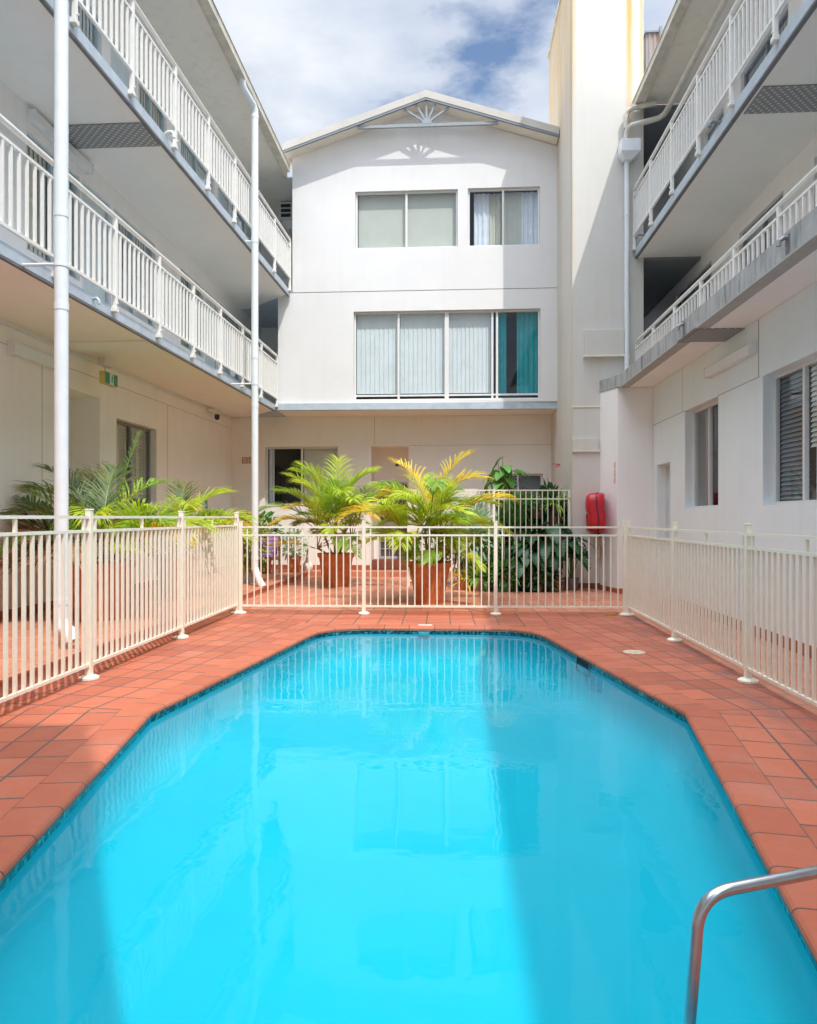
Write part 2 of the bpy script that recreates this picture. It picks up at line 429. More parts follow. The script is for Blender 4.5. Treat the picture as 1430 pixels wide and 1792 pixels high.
def window(parent, fr, a, b, c, d, rec, mull=(), covers=(), fmat='frame', fw=.045, room=True, name='window', trans=()):
    m = MB(); dd = .05
    e = .003
    fr.box(m, a + e, c + e, -rec - dd, b - e, c + fw, -rec); fr.box(m, a + e, d - fw, -rec - dd, b - e, d - e, -rec)
    fr.box(m, a + e, c + fw, -rec - dd, a + fw, d - fw, -rec); fr.box(m, b - fw, c + fw, -rec - dd, b - e, d - fw, -rec)
    for x in mull:
        x, w = x if isinstance(x, tuple) else (x, fw)
        fr.box(m, x - w / 2, c + fw, -rec - dd + .004, x + w / 2, d - fw, -rec + .006)
    for z in trans: fr.box(m, a + fw, z - .02, -rec - dd + .004, b - fw, z + .02, -rec - .004)
    f = m.build(name, M[fmat], parent)
    g = MB(); g.face([fr.P(a + fw, c + fw, -rec - .03), fr.P(b - fw, c + fw, -rec - .03), fr.P(b - fw, d - fw, -rec - .03), fr.P(a + fw, d - fw, -rec - .03)])
    g.build('pane', M['glass'], f)
    for cv in covers:
        kind, ua, ub, mat = cv[:4]; dep = cv[4] if len(cv) > 4 else rec + .13
        z0 = cv[5] if len(cv) > 5 else c + .01
        q = MB(); cover(q, fr, kind, ua, ub, z0, d - .015, dep)
        q.build({'roller': 'roller_blind', 'vertical': 'vertical_blind', 'curtain': 'curtain', 'venetian': 'venetian_blind', 'shutter': 'shutter'}[kind], M[mat], f, smooth=kind == 'curtain')
    if room:
        r = MB(); k = -rec - .9
        A, B, C, D = a - .3, b + .3, c - .03, d + .03
        j = -rec - .205
        r.face([fr.P(A, C, k), fr.P(B, C, k), fr.P(B, D, k), fr.P(A, D, k)])
        for p, q in (((A, C), (B, C)), ((B, C), (B, D)), ((B, D), (A, D)), ((A, D), (A, C))):
            r.face([fr.P(*p, j), fr.P(*q, j), fr.P(*q, k), fr.P(*p, k)])
        r.build('room_lining', M['dark'], f)
    return f

def door(parent, fr, a, b, c, d, rec, leaf='door_pale', frm='frame_blue', glazed=False):
    m = MB(); fw = .05
    fr.box(m, a + .003, c, -rec - .06, a + fw, d - .003, -rec); fr.box(m, b - fw, c, -rec - .06, b - .003, d - .003, -rec); fr.box(m, a + fw, d - fw, -rec - .06, b - fw, d - .003, -rec)
    f = m.build('door', M[frm], parent)
    l = MB(); fr.box(l, a + fw + .003, c + .01, -rec - .055, b - fw - .003, d - fw - .003, -rec - .015)
    l.build('door_leaf', M[leaf], f, bevel=.003)
    h = MB(); u = b - fw - .08; z = c + 1.02
    h.tube([fr.P(u, z, -rec - .02), fr.P(u, z, -rec + .04), fr.P(u - .10, z, -rec + .04)], .011, 8)
    h.lathe([(.03, 0), (.03, .008)], fr.P(u, z, -rec - .012), 12, 'Y' if abs(fr.n.y) > .5 else 'X')
    h.build('handle', M['steel'], f)
    return f

def railing(parent, xa, xb, ys, zf, rails, face_mat='rail', bracket=None, post_bot=None, out=1, pick=.028, npick=9):
    """balcony balustrade in a vertical plane; x runs linearly from xa(y=0) with slope xb; rails = (top, second, bottom) heights above zf"""
    X = lambda y: xa + xb * y
    y0, y1 = ys[0], ys[-1]
    m = MB()
    m.tube([(X(y0), y0, zf + rails[0]), (X(y1), y1, zf + rails[0])], .03, 10)
    m.bar((X(y0), y0, zf + rails[1]), (X(y1), y1, zf + rails[1]), .035, .03)
    m.bar((X(y0), y0, zf + rails[2]), (X(y1), y1, zf + rails[2]), .035, .035)
    r = m.build('balcony_railing', M[face_mat], parent)
    for k, y in enumerate(ys):
        p = MB(); pb = zf + (post_bot if post_bot is not None else rails[2])
        p.box(X(y) - .026, y - .026, pb, X(y) + .026, y + .026, zf + rails[0] - .026)
        if bracket:
            p.box(X(y) - .038, y - .045, pb - .01, X(y) + .03, y + .045, pb + .05)
            p.tube([(X(y) + out * .02, y, pb + .1), (X(y) + out * .045, y, pb + .1)], .012, 8)
        p.build('post', M[face_mat], r, bevel=.004)
        if k:
            q = MB(); n = npick; w = (y - ys[k - 1]) / (n + 1)
            for i in range(1, n + 1):
                yy = ys[k - 1] + w * i
                q.box(X(yy) - pick / 2, yy - pick / 2, zf + rails[2], X(yy) + pick / 2, yy + pick / 2, zf + rails[1])
            q.build('picket_panel', M[face_mat], r)
    return r

# ------------------------------------------------------------------ setting: ground, pool, paving
def uvrect(mb, x0, y0, x1, y1, z):
    mb.face([(x0, y0, z), (x1, y0, z), (x1, y1, z), (x0, y1, z)], [(y0, x0), (y0, x1), (y1, x1), (y1, x0)])

g = MB(); B = 400
xs = [-B, -6.2, 5.4, B]; yz = [-B, -1.2, 19.4, B]
for i in range(3):
    for j in range(3):
        if i == 1 and j == 1: continue
        g.face([(xs[i], yz[j], -.25), (xs[i + 1], yz[j], -.25), (xs[i + 1], yz[j + 1], -.25), (xs[i], yz[j + 1], -.25)])
struct(g.build('ground', simple('bitumen', (.06, .06, .06), .9, .2)))

POOL = [(-1.515, .9), (-2.25, 5.27), (-1.68, 9.46), (1.03, 9.50), (1.73, 5.51), (.94, .9)]      # clockwise from above
def rounded(poly, rad):
    out = []; n = len(poly); tagk = []
    for i, p in enumerate(poly):
        r = rad.get(i, 0); p = V3((*p, 0))
        if not r: out.append(p.xy); tagk.append((i, i - 1)); continue
        a = V3((*poly[i - 1], 0)); b = V3((*poly[(i + 1) % n], 0))
        s = p + (a - p).normalized() * r; e = p + (b - p).normalized() * r
        for k in range(9):
            t = k / 8; q = s * (1 - t) ** 2 + p * 2 * t * (1 - t) + e * t * t
            out.append(q.xy); tagk.append((i, i - 1))
    return out
PR = rounded(POOL, {2: .62, 3: .62})
def offset(poly, d):
    """outward offset (poly runs clockwise) by d with mitres"""
    out = []; n = len(poly)
    for i in range(n):
        a = (poly[i] - poly[i - 1]).normalized(); b = (poly[(i + 1) % n] - poly[i]).normalized()
        na = V3((-a.y, a.x)).xy; nb = V3((-b.y, b.x)).xy
        m = (na + nb).normalized(); out.append(poly[i] + m * (d / max(.3, m.dot(na))))
    return out
COPE = offset(PR, .235)
# deck sectors, each laid parallel to its pool edge
OUT = {0: (-3.78, -1.15), 1: (-3.70, 5.32), 2: (-3.62, 11.2), 3: (2.66, 11.2), 4: (2.66, 5.62), 5: (2.66, -1.15)}
idx = [0, 1] + [2] * 9 + [3] * 9 + [4, 5]
def pos_of(k): return [i for i, t in enumerate(idx) if t == k]
dk = MB()
for k in range(6):
    a, b = k, (k + 1) % 6
    ia = pos_of(a); ib = pos_of(b)
    ia = ia[len(ia) // 2:]; ib = ib[:len(ib) // 2 + 1]
    inner = [COPE[i] for i in ia] + [COPE[i] for i in ib]
    pts = [V3((p.x, p.y, 0)) for p in inner] + [V3((*OUT[b], 0)), V3((*OUT[a], 0))]
    e = (V3((*POOL[b], 0)) - V3((*POOL[a], 0))).normalized(); nn = V3((-e.y, e.x, 0)); o = V3((*POOL[b if k in (0, 3) else a], 0))
    dk.face(pts[::-1], [((p - o).dot(e), (p - o).dot(nn) - .235) for p in pts[::-1]])
struct(dk.build('pool_deck', M['tile']))
# bullnose coping
cp = MB(); prof = [(.235, .004), (.03, .004), (.012, .001), (.0, -.008), (-.006, -.022), (-.002, -.038), (.03, -.042)]
rings = [offset(PR, d) for d, z in prof]
L = [0]
for i in range(len(PR)): L.append(L[-1] + (PR[(i + 1) % len(PR)] - PR[i]).length)
for j in range(len(prof) - 1):
    for i in range(len(PR)):
        k = (i + 1) % len(PR); e = (PR[k] - PR[i]).normalized()
        qs = [(rings[j][i], prof[j][1]), (rings[j][k], prof[j][1]), (rings[j + 1][k], prof[j + 1][1]), (rings[j + 1][i], prof[j + 1][1])][::-1]
        cp.face([(*p, z) for p, z in qs], [(L[i] + (p - PR[i]).dot(e), .3) for p, z in qs])
struct(cp.build('pool_coping', M['coping']))
# basin with waterline mosaic
WZ = -.07
pb = MB(); w0 = offset(PR, .012)
for i in range(len(PR)):
    k = (i + 1) % len(PR)
    pb.face([(*w0[i], -.042), (*w0[k], -.042), (*w0[k], -.092), (*w0[i], -.092)], [(L[i], 0), (L[i + 1], 0), (L[i + 1], -.05), (L[i], -.05)])
struct(pb.build('waterline_mosaic', M['mosaic']))
pb = MB(); cove = [(.012, -.092), (.0, -.22), (-.05, -.34), (-.13, -.42), (-.25, -.465), (-.40, -.49), (-.55, -.50)]
pb.grid([[(*p, z) for p in offset(PR, d)] for d, z in cove], True)
pb.face([(*p, -.50) for p in offset(PR, -.55)][::-1])
struct(pb.build('pool_basin', M['basin'], smooth=True))
w1 = offset(PR, .012)
wt = MB(); wt.face([(*p, WZ) for p in w1][::-1])
struct(wt.build('pool_water', M['water']))

# court paving beyond the fences (right-hand strip falls gently to the wall)
def zc(x): t = max(0, min(1, (x - 2.66) / 1.3)); return -.10 * t
ct = MB()
xsr = [2.66, 3.0, 3.4, 3.95, 5.3]
for a, b in zip(xsr, xsr[1:]):
    for c, d in ((-1.15, 5.62), (5.62, 11.2), (11.2, 15.3)):
        ct.face([(a, c, zc(a)), (b, c, zc(b)), (b, d, zc(b)), (a, d, zc(a))], [(c, a), (c, b), (d, b), (d, a)])
uvrect(ct, -3.62, 11.2, 2.66, 15.3, 0)
uvrect(ct, -3.62, 15.3, 2.66, 18.3, 0)
struct(ct.build('court_paving', M['tile_court']))
# raised terrace along the left wing and step along the back wall
TZ = .12
te = MB()
edge = [(-3.80, -1.15), (-3.72, 5.3), (-3.64, 11.2), (-3.56, 17.5)]
for (a, b), (c, d) in zip(edge, edge[1:]):
    te.face([(-6.1, b, TZ), (a, b, TZ), (c, d, TZ), (-6.1, d, TZ)], [(b, -6.1), (b, a), (d, c), (d, -6.1)])
    te.face([(a, b, -.02), (c, d, -.02), (c, d, TZ - .03), (a, b, TZ - .03)], [(b, .02), (d, .02), (d, .16), (b, .16)])
    te.face([(a, b, TZ - .03), (c, d, TZ - .03), (c + .02, d, TZ - .025), (a + .02, b, TZ - .025)])
    te.face([(a + .02, b, TZ - .025), (c + .02, d, TZ - .025), (c + .02, d, TZ - .004), (a + .02, b, TZ - .004)], [(b, .02), (d, .02), (d, .04), (b, .04)])
    te.face([(a, b, TZ), (a + .02, b, TZ - .004), (c + .02, d, TZ - .004), (c, d, TZ)], [(b, .02), (b, .03), (d, .03), (d, .02)])
te.face([(-6.1, 17.5, TZ), (.55, 17.5, TZ), (.55, 18.3, TZ), (-6.1, 18.3, TZ)], [(-6.1, 17.5), (.55, 17.5), (.55, 18.3), (-6.1, 18.3)])
te.face([(-3.56, 17.5, -.02), (.55, 17.5, -.02), (.55, 17.5, TZ), (-3.56, 17.5, TZ)], [(-3.5, .02), (.55, .02), (.55, .16), (-3.5, .16)])
te.face([(.55, 17.5, -.02), (.55, 18.3, -.02), (.55, 18.3, TZ), (.55, 17.5, TZ)])
struct(te.build('terrace', M['tile_court']))

# ------------------------------------------------------------------ gable building at the end of the court
YU, YG = 17.15, 18.15
gb = thing('gable_building', 'white three-storey gabled building with a fan-shaped grey ornament under its roof peak', 'building', (-.8, 18.5, 0))
FU = Fr((0, YU), (1, 0), (0, -1)); FG = Fr((0, YG), (1, 0), (0, -1))
W1 = (-2.33, .11, 7.85, 9.22); W2 = (.35, 2.04, 7.85, 9.23); WL = (-2.37, 2.05, 4.23, 6.36)
wm_ = MB()
wall(wm_, FU, -4.2, 2.44, 4.17, 6.825, [WL]); wall(wm_, FU, -3.85, 2.44, 6.845, 9.6, [W1, W2])
gp = [(-3.85, 9.6), (2.44, 9.6), (2.44, 10.16), (-.63, 11.16), (-3.85, 10.12)]
wm_.hexa([FU.P(x, z) for x, z in gp], [FU.P(x, z, -.2) for x, z in gp])
wm_.face([(-4.2, YU, 4.17), (-4.2, 20, 4.17), (-4.2, 20, 6.825), (-4.2, YU, 6.825)]); wm_.face([(-3.85, YU, 6.845), (-3.85, 20, 6.845), (-3.85, 20, 10.1), (-3.85, YU, 10.1)])
wm_.build('upper_wall', M['wall_gable'], gb)
gr = MB(); FU.box(gr, -4.19, 6.825, -.19, 2.44, 6.845, -.015); gr.build('joint_line', M['groove'], gb)
WG = (-4.78, -2.9, 1.75, 3.24); DR = (-2.06, -1.12, TZ, 3.235); SW = (.95, 2.23, 1.55, 2.53)
lw = MB(); wall(lw, FG, -5.9, 2.44, -.05, 4.0, [WG, DR, SW], .22); lw.build('ground_wall', M['wall_warm'], gb)
gl = MB(); FG.box(gl, -2.9, 2.235, .0, -2.06, 2.243, .002); FG.box(gl, -1.12, 3.25, .0, 2.44, 3.258, .002); FG.box(gl, -1.98, 3.28, 0, -1.97, 3.98, .002); gl.build('render_joints', M['groove'], gb)
sk = MB()
for a, b in ((-5.6, -2.06), (-1.12, 2.44)): FG.box(sk, a, TZ if b < 0 else 0, 0, b, TZ + .12 if b < 0 else .12, .012)
sk.build('skirting', M['skirt'], gb)
sl = MB(); sl.hexa([(-4.22, 17.02, 4.0), (2.66, 17.26 - .08, 4.0), (2.66, 18.15, 4.0), (-4.22, 18.15, 4.0)], [(-4.22, 17.02, 4.165), (2.66, 17.18, 4.165), (2.66, 18.15, 4.165), (-4.22, 18.15, 4.165)])
sb = sl.build('canopy_slab', M['slab'], gb, bevel=.006)
so = MB(); so.face([(-4.2, 17.08, 3.996), (2.44, 17.22, 3.996), (2.44, 18.14, 3.996), (-4.2, 18.14, 3.996)]); so.build('soffit', M['wall_warm'], sb)
window(gb, FU, *W1[:2], *W1[2:], .07, [(-1.11, .05)], [('roller', -2.28, -1.13, 'blind_grey'), ('roller', -1.09, .06, 'blind_grey')])
window(gb, FU, *W2[:2], *W2[2:], .07, [(1.18, .05)], [('curtain', .50, .86, 'curtain_sheer', .24), ('curtain', .86, 1.16, 'curtain_cream', .26), ('vertical', 1.2, 1.66, 'blind_grey', .24), ('curtain', 1.64, 2.02, 'curtain_sheer', .22)])
window(gb, FU, *WL[:2], *WL[2:], .09, [(-1.30, .05), (-.15, .10), (.93, .05), (1.04, .05)],
       [('vertical', -2.32, -1.33, 'blind_white', .2, 4.42), ('vertical', -1.27, -.2, 'blind_white', .2, 4.42), ('vertical', -.1, .9, 'blind_white', .2, 4.42),
        ('curtain', 1.05, 1.27, 'curtain_teal', .2, 4.36), ('curtain', 1.52, 2.03, 'curtain_teal', .2, 4.36)], trans=(4.36,))
window(gb, FG, *WG[:2], *WG[2:], .10, [(-3.85, .05)], [('vertical', -3.82, -2.92, 'blind_beige', .22), ('curtain', -4.74, -4.6, 'curtain_sheer', .22)])
window(gb, FG, *SW[:2], *SW[2:], .08, [(1.62, .05)], [('roller', 1.66, 2.2, 'blind_dark', .2)])
# lattice screen of the small window
lt = MB()
for k in range(-10, 12):
    for sgn in (1, -1):
        x0 = .99 + k * .085; pts = []
        for t in (0, 1):
            pass
        a, b = V3((x0, 1.6)), V3((x0 + sgn * .9, 2.5))
        t0, t1 = 0.0, 1.0
        dx = b.x - a.x
        lo, hi = sorted(((1.0 - a.x) / dx, (1.6 - a.x) / dx)); t0 = max(0, lo); t1 = min(1, hi)
        if t1 - t0 < .05: continue
        p = a + (b - a) * t0; q = a + (b - a) * t1
        lt.bar((p.x, YG + .066 - .002 * sgn, p.y), (q.x, YG + .066 - .002 * sgn, q.y), .012, .004, (0, 1, 0))
lt.build('window_lattice', M['frame'], gb)
# entrance recess and grille door
er = MB(); x0, x1 = -2.06, -1.12; yb = YG + .62
er.face([(x0, YG + .22, TZ), (x0, yb, TZ), (x0, yb, 3.235), (x0, YG + .22, 3.235)]); er.face([(x1, YG + .22, TZ), (x1, yb, TZ), (x1, yb, 3.235), (x1, YG + .22, 3.235)])
er.face([(x0, yb, .36), (x1, yb, .36), (x1, yb, 3.235), (x0, yb, 3.235)]); er.face([(x0, YG + .22, 3.235), (x1, YG + .22, 3.235), (x1, yb, 3.235), (x0, yb, 3.235)])
er.build('entrance_recess', M['wall_warm'], gb)
es = MB(); es.box(x0 + .005, YG + .1, TZ + .002, x1 - .005, yb, .36); es.build('entrance_step', M['skirt_dark'], gb)
FD = Fr((0, yb), (1, 0), (0, -1))
dm = MB(); a, b, c, d = -1.94, -1.14, .37, 2.36
for q in ((a, a + .06, c, d), (b - .06, b, c, d), (a + .06, b - .06, d - .06, d), (a + .06, b - .06, c, c + .06), (a + .06, b - .06, 1.22, 1.34)):
    FD.box(dm, q[0], q[2], .015, q[1], q[3], .055)
dor = dm.build('security_door', M['iron'], gb)
bk = MB(); FD.box(bk, a + .01, c + .01, .004, b - .01, d - .01, .014); bk.build('mesh_panel', M['mesh_dark'], dor)
gi = MB(); gx0, gx1 = a + .06, b - .06
for r0, r1 in ((.43, 1.22), (1.34, 2.30)):
    for k in range(1, 6):
        x = gx0 + (gx1 - gx0) * k / 6; FD.box(gi, x - .008, r0, .022, x + .008, r1, .036)
    for k in range(1, 4):
        z = r0 + (r1 - r0) * (k / 4); FD.box(gi, gx0, z - .007, .038, gx1, z + .007, .05)
cx = (gx0 + gx1) / 2
gi.tube([(cx + .26 * cos(t), yb - .045, 1.95 + .3 * sin(t)) for t in [pi * k / 14 for k in range(15)]], .009, 6)
gi.build('grille', M['iron'], dor)
hd = MB(); hd.tube([FD.P(a + .03, 1.28, .05), FD.P(a + .03, 1.28, .1), FD.P(a + .13, 1.28, .1)], .012, 8); hd.build('handle', M['steel'], dor)
ex = MB(); ex.box(-1.5, yb - .02, 2.78, -1.42, yb, 2.83); ex.build('number_plate', M['camera'], gb)
# roof
TL, TA, TR = (-3.98, 10.19), (-.63, 11.32), (2.42, 10.36)
rf = MB(); y0, y1 = 16.74, 24
for p, q in ((TL, TA), (TA, TR)):
    rf.hexa([(p[0], y0, p[1] - .02), (q[0], y0, q[1] - .02), (q[0], y1, q[1] - .02), (p[0], y1, p[1] - .02)], [(p[0], y0, p[1] + .02), (q[0], y0, q[1] + .02), (q[0], y1, q[1] + .02), (p[0], y1, p[1] + .02)])
roof = rf.build('roof', M['gutter'], gb)
lin = MB()
for p, q in ((TL, TA), (TA, TR)):
    lin.face([(p[0], y0 + .03, p[1] - .17), (q[0], y0 + .03, q[1] - .17), (q[0], y1, q[1] - .17), (p[0], y1, p[1] - .17)])
lin.build('eave_lining', M['eave_lining'], roof)
fa = MB(); ft = MB()
for p, q, e in ((TL, TA, 0), (TA, TR, 0)):
    for mb_, z0, z1, ya, yb_ in ((fa, -.155, .012, 16.70, 16.737), (ft, -.205, -.157, 16.71, 16.765)):
        mb_.hexa([(p[0], ya, p[1] + z0), (q[0], ya, q[1] + z0), (q[0], yb_, q[1] + z0), (p[0], yb_, p[1] + z0)], [(p[0], ya, p[1] + z1), (q[0], ya, q[1] + z1), (q[0], yb_, q[1] + z1), (p[0], yb_, p[1] + z1)])
for x in (-2.6, -1.5, .35, 1.6):                                    # butt-joint straps of the barge boards
    s_ = (TA[1] - TL[1]) / (TA[0] - TL[0]) if x < TA[0] else (TR[1] - TA[1]) / (TR[0] - TA[0]); z = TA[1] + s_ * (x - TA[0])
    fa.hexa([(x - .015, 16.696, z - .15), (x + .015, 16.696, z - .15), (x + .015, 16.70, z - .15), (x - .015, 16.70, z - .15)], [(x - .015, 16.696, z + .02), (x + .015, 16.696, z + .02), (x + .015, 16.70, z + .02), (x - .015, 16.70, z + .02)])
fa.build('barge_board', M['fascia'], roof); ft.build('barge_trim', M['grey_trim'], roof)
orn = MB()
orn.bar((-2.23, 16.79, 10.555), (1.04, 16.79, 10.555), .05, .07)
hub = (-.61, 16.79, 10.6)
for x, z in ((-1.15, 10.96), (-.86, 11.06), (-.62, 11.14), (-.41, 11.04), (-.10, 10.95)): orn.bar(hub, (x, 16.79, z), .045, .05, (0, 1, 0))
orn.hexa([(hub[0] + .12 * cos(t), 16.762, 10.585 + .12 * sin(t)) for t in [pi * k / 10 for k in range(11)]], [(hub[0] + .12 * cos(t), 16.818, 10.585 + .12 * sin(t)) for t in [pi * k / 10 for k in range(11)]])
orn.build('gable_ornament', M['ornament'], gb)
# block vents on the ground wall, left of the window
vb = MB()
for x in (-5.30, -5.13):
    for q in ((x - .07, x - .05, 2.82, 2.98), (x + .05, x + .07, 2.82, 2.98), (x - .05, x + .05, 2.96, 2.98), (x - .05, x + .05, 2.82, 2.84), (x - .05, x + .05, 2.87, 2.885), (x - .05, x + .05, 2.915, 2.93)):
        FG.box(vb, q[0], q[2], .002, q[1], q[3], .02)
vb.build('wall_vent', M['pot_pink'], gb)

# ------------------------------------------------------------------ tower
tw = thing('tower', 'tall plain cream-white tower streaked with orange stains, higher than every roof', 'tower', (3.2, 16.5, 0))
t = MB(); ZT = 13.15
t.box(2.44, 15.0, -.12, 3.55, 18.6, ZT); t.box(3.55, 15.02, -.12, 3.88, 18.6, ZT - .02)
t.build('wall', M['tower'], tw)
cpg = MB(); cpg.box(2.40, 14.97, ZT, 3.92, 18.64, ZT + .08); cpg.build('coping', M['gutter'], tw, bevel=.01)
bx = MB(); bx.box(2.68, 14.90, 4.76, 3.46, 15.0, 5.27); b_ = bx.build('access_box', M['tower'], tw, bevel=.008)
bx = MB(); bx.box(2.66, 14.885, 4.715, 3.48, 15.0, 4.755); bx.build('box_ledge', M['eave_lining'], b_)
bx = MB(); bx.box(2.44, 14.955, 2.82, 2.97, 15.0, 3.06); b_ = bx.build('service_box', M['tower'], tw, bevel=.006)
bx = MB(); bx.box(2.44, 14.945, 2.79, 2.985, 15.0, 2.818); bx.build('box_ledge', M['eave_lining'], b_)
bx = MB(); bx.box(2.425, 14.985, 3.70, 3.0, 15.0, 3.722); bx.build('string_course', M['eave_lining'], tw)
bx = MB(); bx.box(2.428, 14.985, -.05, 3.0, 15.0, .10); bx.box(2.428, 15.0, -.05, 2.44, 17.2, .10); bx.build('skirting', M['skirt_dark'], tw)
# pipes on the tower
dp = thing('rain_pipe', 'cream rainwater pipe with a square rain head on the tower face', 'drainpipe', (3.52, 14.93, 4.3))
p = MB()
p.tube([(4.2, -1.1, 9.5), (4.2, 14.4, 9.45), (4.18, 14.62, 9.44), (4.1, 14.72, 9.42), (3.98, 14.74, 9.4), (3.60, 14.82, 9.35), (3.52, 14.86, 9.3), (3.50, 14.88, 9.15), (3.50, 14.88, 8.98)], .055, 10)
p.build('eave_pipe', M['pvc_aged'], dp, smooth=True)
p = MB(); p.tube([(4.05, 14.7, 9.72), (3.62, 14.82, 9.70), (3.53, 14.86, 9.66), (3.50, 14.88, 9.58), (3.50, 14.88, 9.32)], .055, 10); p.build('overflow_pipe', M['pvc_aged'], dp, smooth=True)
p = MB(); p.hexa([(3.36, 14.68, 8.78), (3.74, 14.68, 8.78), (3.74, 14.99, 8.78), (3.36, 14.99, 8.78)], [(3.36, 14.68, 9.02), (3.74, 14.68, 9.02), (3.74, 14.99, 9.02), (3.36, 14.99, 9.02)])
p.hexa([(3.44, 14.8, 8.66), (3.60, 14.8, 8.66), (3.60, 14.97, 8.66), (3.44, 14.97, 8.66)], [(3.36, 14.68, 8.78), (3.74, 14.68, 8.78), (3.74, 14.99, 8.78), (3.36, 14.99, 8.78)])
p.build('rain_head', M['pvc'], dp, bevel=.008)
p = MB(); p.tube([(3.52, 14.91, 8.7), (3.52, 14.91, 4.26)], .05, 12)
for z in (7.6, 6.1, 4.7): p.tube([(3.52, 14.91, z - .03), (3.52, 14.91, z + .03)], .057, 12)
p.build('downpipe', M['pvc'], dp, smooth=True)

# ------------------------------------------------------------------ right wing
rw = thing('apartment_wing', 'white apartment wing on the right with a mould-streaked concrete balcony ledge', 'building', (4.6, 8, 0))
XR = 3.91
FR_ = Fr((XR, 0), (0, 1), (-1, 0))
RA = (10.94, 12.47, 1.59, 3.24); RB = (6.3, 9.4, 1.6, 3.235); RD = (13.31, 14.15, -.1, 2.45); RC = (2.2, 4.4, 1.6, 3.235)
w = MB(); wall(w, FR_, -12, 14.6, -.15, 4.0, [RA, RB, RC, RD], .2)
w.build('ground_wall', M['wall_bounce_offset'], rw)
w = MB(); w.hexa([(3.0, 15.0, -.12), (3.22, 14.42, -.12), (3.91, 14.42, -.12), (3.91, 15.0, -.12)], [(3.0, 15.0, 4.0), (3.22, 14.42, 4.0), (3.91, 14.42, 4.0), (3.91, 15.0, 4.0)]); w.build('corner_pier', M['wall'], rw, bevel=.01)
w = MB()
for a, b in (((-1.1), 13.31), (14.15, 14.42)): FR_.box(w, a, -.12, 0, b, .045, .012)
w.hexa([(3.20, 14.405, -.12), (3.91, 14.405, -.12), (3.91, 14.42, -.12), (3.21, 14.42, -.12)], [(3.20, 14.405, .05), (3.91, 14.405, .05), (3.91, 14.42, .05), (3.21, 14.42, .05)])
w.hexa([(2.985, 15.0, -.12), (3.205, 14.42, -.12), (3.22, 14.42, -.12), (3.0, 15.0, -.12)], [(2.985, 15.0, .07), (3.205, 14.42, .05), (3.22, 14.42, .05), (3.0, 15.0, .07)])
w.build('skirting', M['skirt'], rw)
w = MB(); FR_.box(w, RA[1], 3.24, 0, 14.42, 3.252, .003); FR_.box(w, 9.5, 3.24, 0, RA[0], 3.252, .003); FR_.box(w, 9.51, 3.25, 0, 9.535, 3.98, .003); FR_.box(w, 12.6, 3.25, 0, 12.61, 3.98, .002); w.build('render_joints', M['groove'], rw)
window(rw, FR_, *RA, .14, [(11.72, .045)], [('roller', 11.74, 12.42, 'blind_brown', .2), ('vertical', 11.0, 11.7, 'blind_beige', .5)], 'frame')
window(rw, FR_, *RB, .14, [(8.62, .05)], [('venetian', 8.65, 9.36, 'blind_dark', .2), ('venetian', 6.34, 8.58, 'venetian', .19, 2.25), ('roller', 6.34, 8.58, 'curtain_sheer', .26)], 'frame', trans=())
window(rw, FR_, *RC, .14, [(3.3, .05)], [('venetian', 2.25, 4.35, 'venetian', .26)], 'frame')
f = door(rw, FR_, *RD, .16, 'door_pale', 'frame')
w = MB(); w.box(4.15, 13.2, -.15, 4.17, 14.3, 2.6); w.build('door_backing', M['dark'], rw)
# lower ledge
sl = MB(); LZ = 4.235
sl.hexa([(3.25, -12, 4.0), (5.03, -12, 4.0), (5.03, 14.5, 4.0), (3.25, 14.3, 4.0)], [(3.25, -12, LZ), (5.03, -12, LZ), (5.03, 14.5, LZ), (3.25, 14.3, LZ)])
sl.hexa([(3.25, 14.301, 4.0), (3.9, 14.301, 4.0), (3.9, 14.995, 4.0), (2.99, 14.995, 4.0)], [(3.25, 14.301, LZ), (3.9, 14.301, LZ), (3.9, 14.995, LZ), (2.99, 14.995, LZ)])
led = sl.build('balcony_ledge', M['concrete'], rw)
so = MB(); so.box(3.42, -1.08, 3.992, 3.905, 14.4, 3.998); so.build('soffit', M['soffit'], led)
so = MB(); so.box(3.245, -1.08, 3.975, 3.42, 9.9, 3.9985); so.box(3.245, 10.7, 3.975, 3.42, 14.3, 3.9985); so.build('drip_edge', M['groove'], led)
so = MB(); so.box(3.30, 9.95, 3.975, 3.905, 10.66, 3.989); so.build('joint_plate', M['plate'], led)
so = MB(); so.box(3.243, 12.66, 3.99, 3.25, 12.71, LZ); so.build('expansion_joint', M['slab_under'], led)
so = MB()
for y, l in ((10.42, .22), (7.25, .2)):
    so.tube([(3.30, y, 4.17), (3.21, y, 4.17), (3.17, y, 4.14), (3.165, y, 4.09)], .024, 8)
so.build('drain_spout', M['galv'], led)
# dark mould run below each spout
so = MB()
for y in (10.40, 7.25):
    so.face([(3.2465, y - .06, 4.2), (3.2465, y + .05, 4.2), (3.2465, y + .035, 4.02), (3.2465, y + .01, 4.0), (3.2465, y - .03, 4.02)][::-1])
so.build('mould_streak', M['slab_under'], led)
ys = [15.0 - 1.3 * k for k in range(13)][::-1]
railing(rw, 3.72, 0, [y for y in ys if y < 15.0] + [14.96], 4.0, (1.02, .88, .12), npick=8, post_bot=.12)
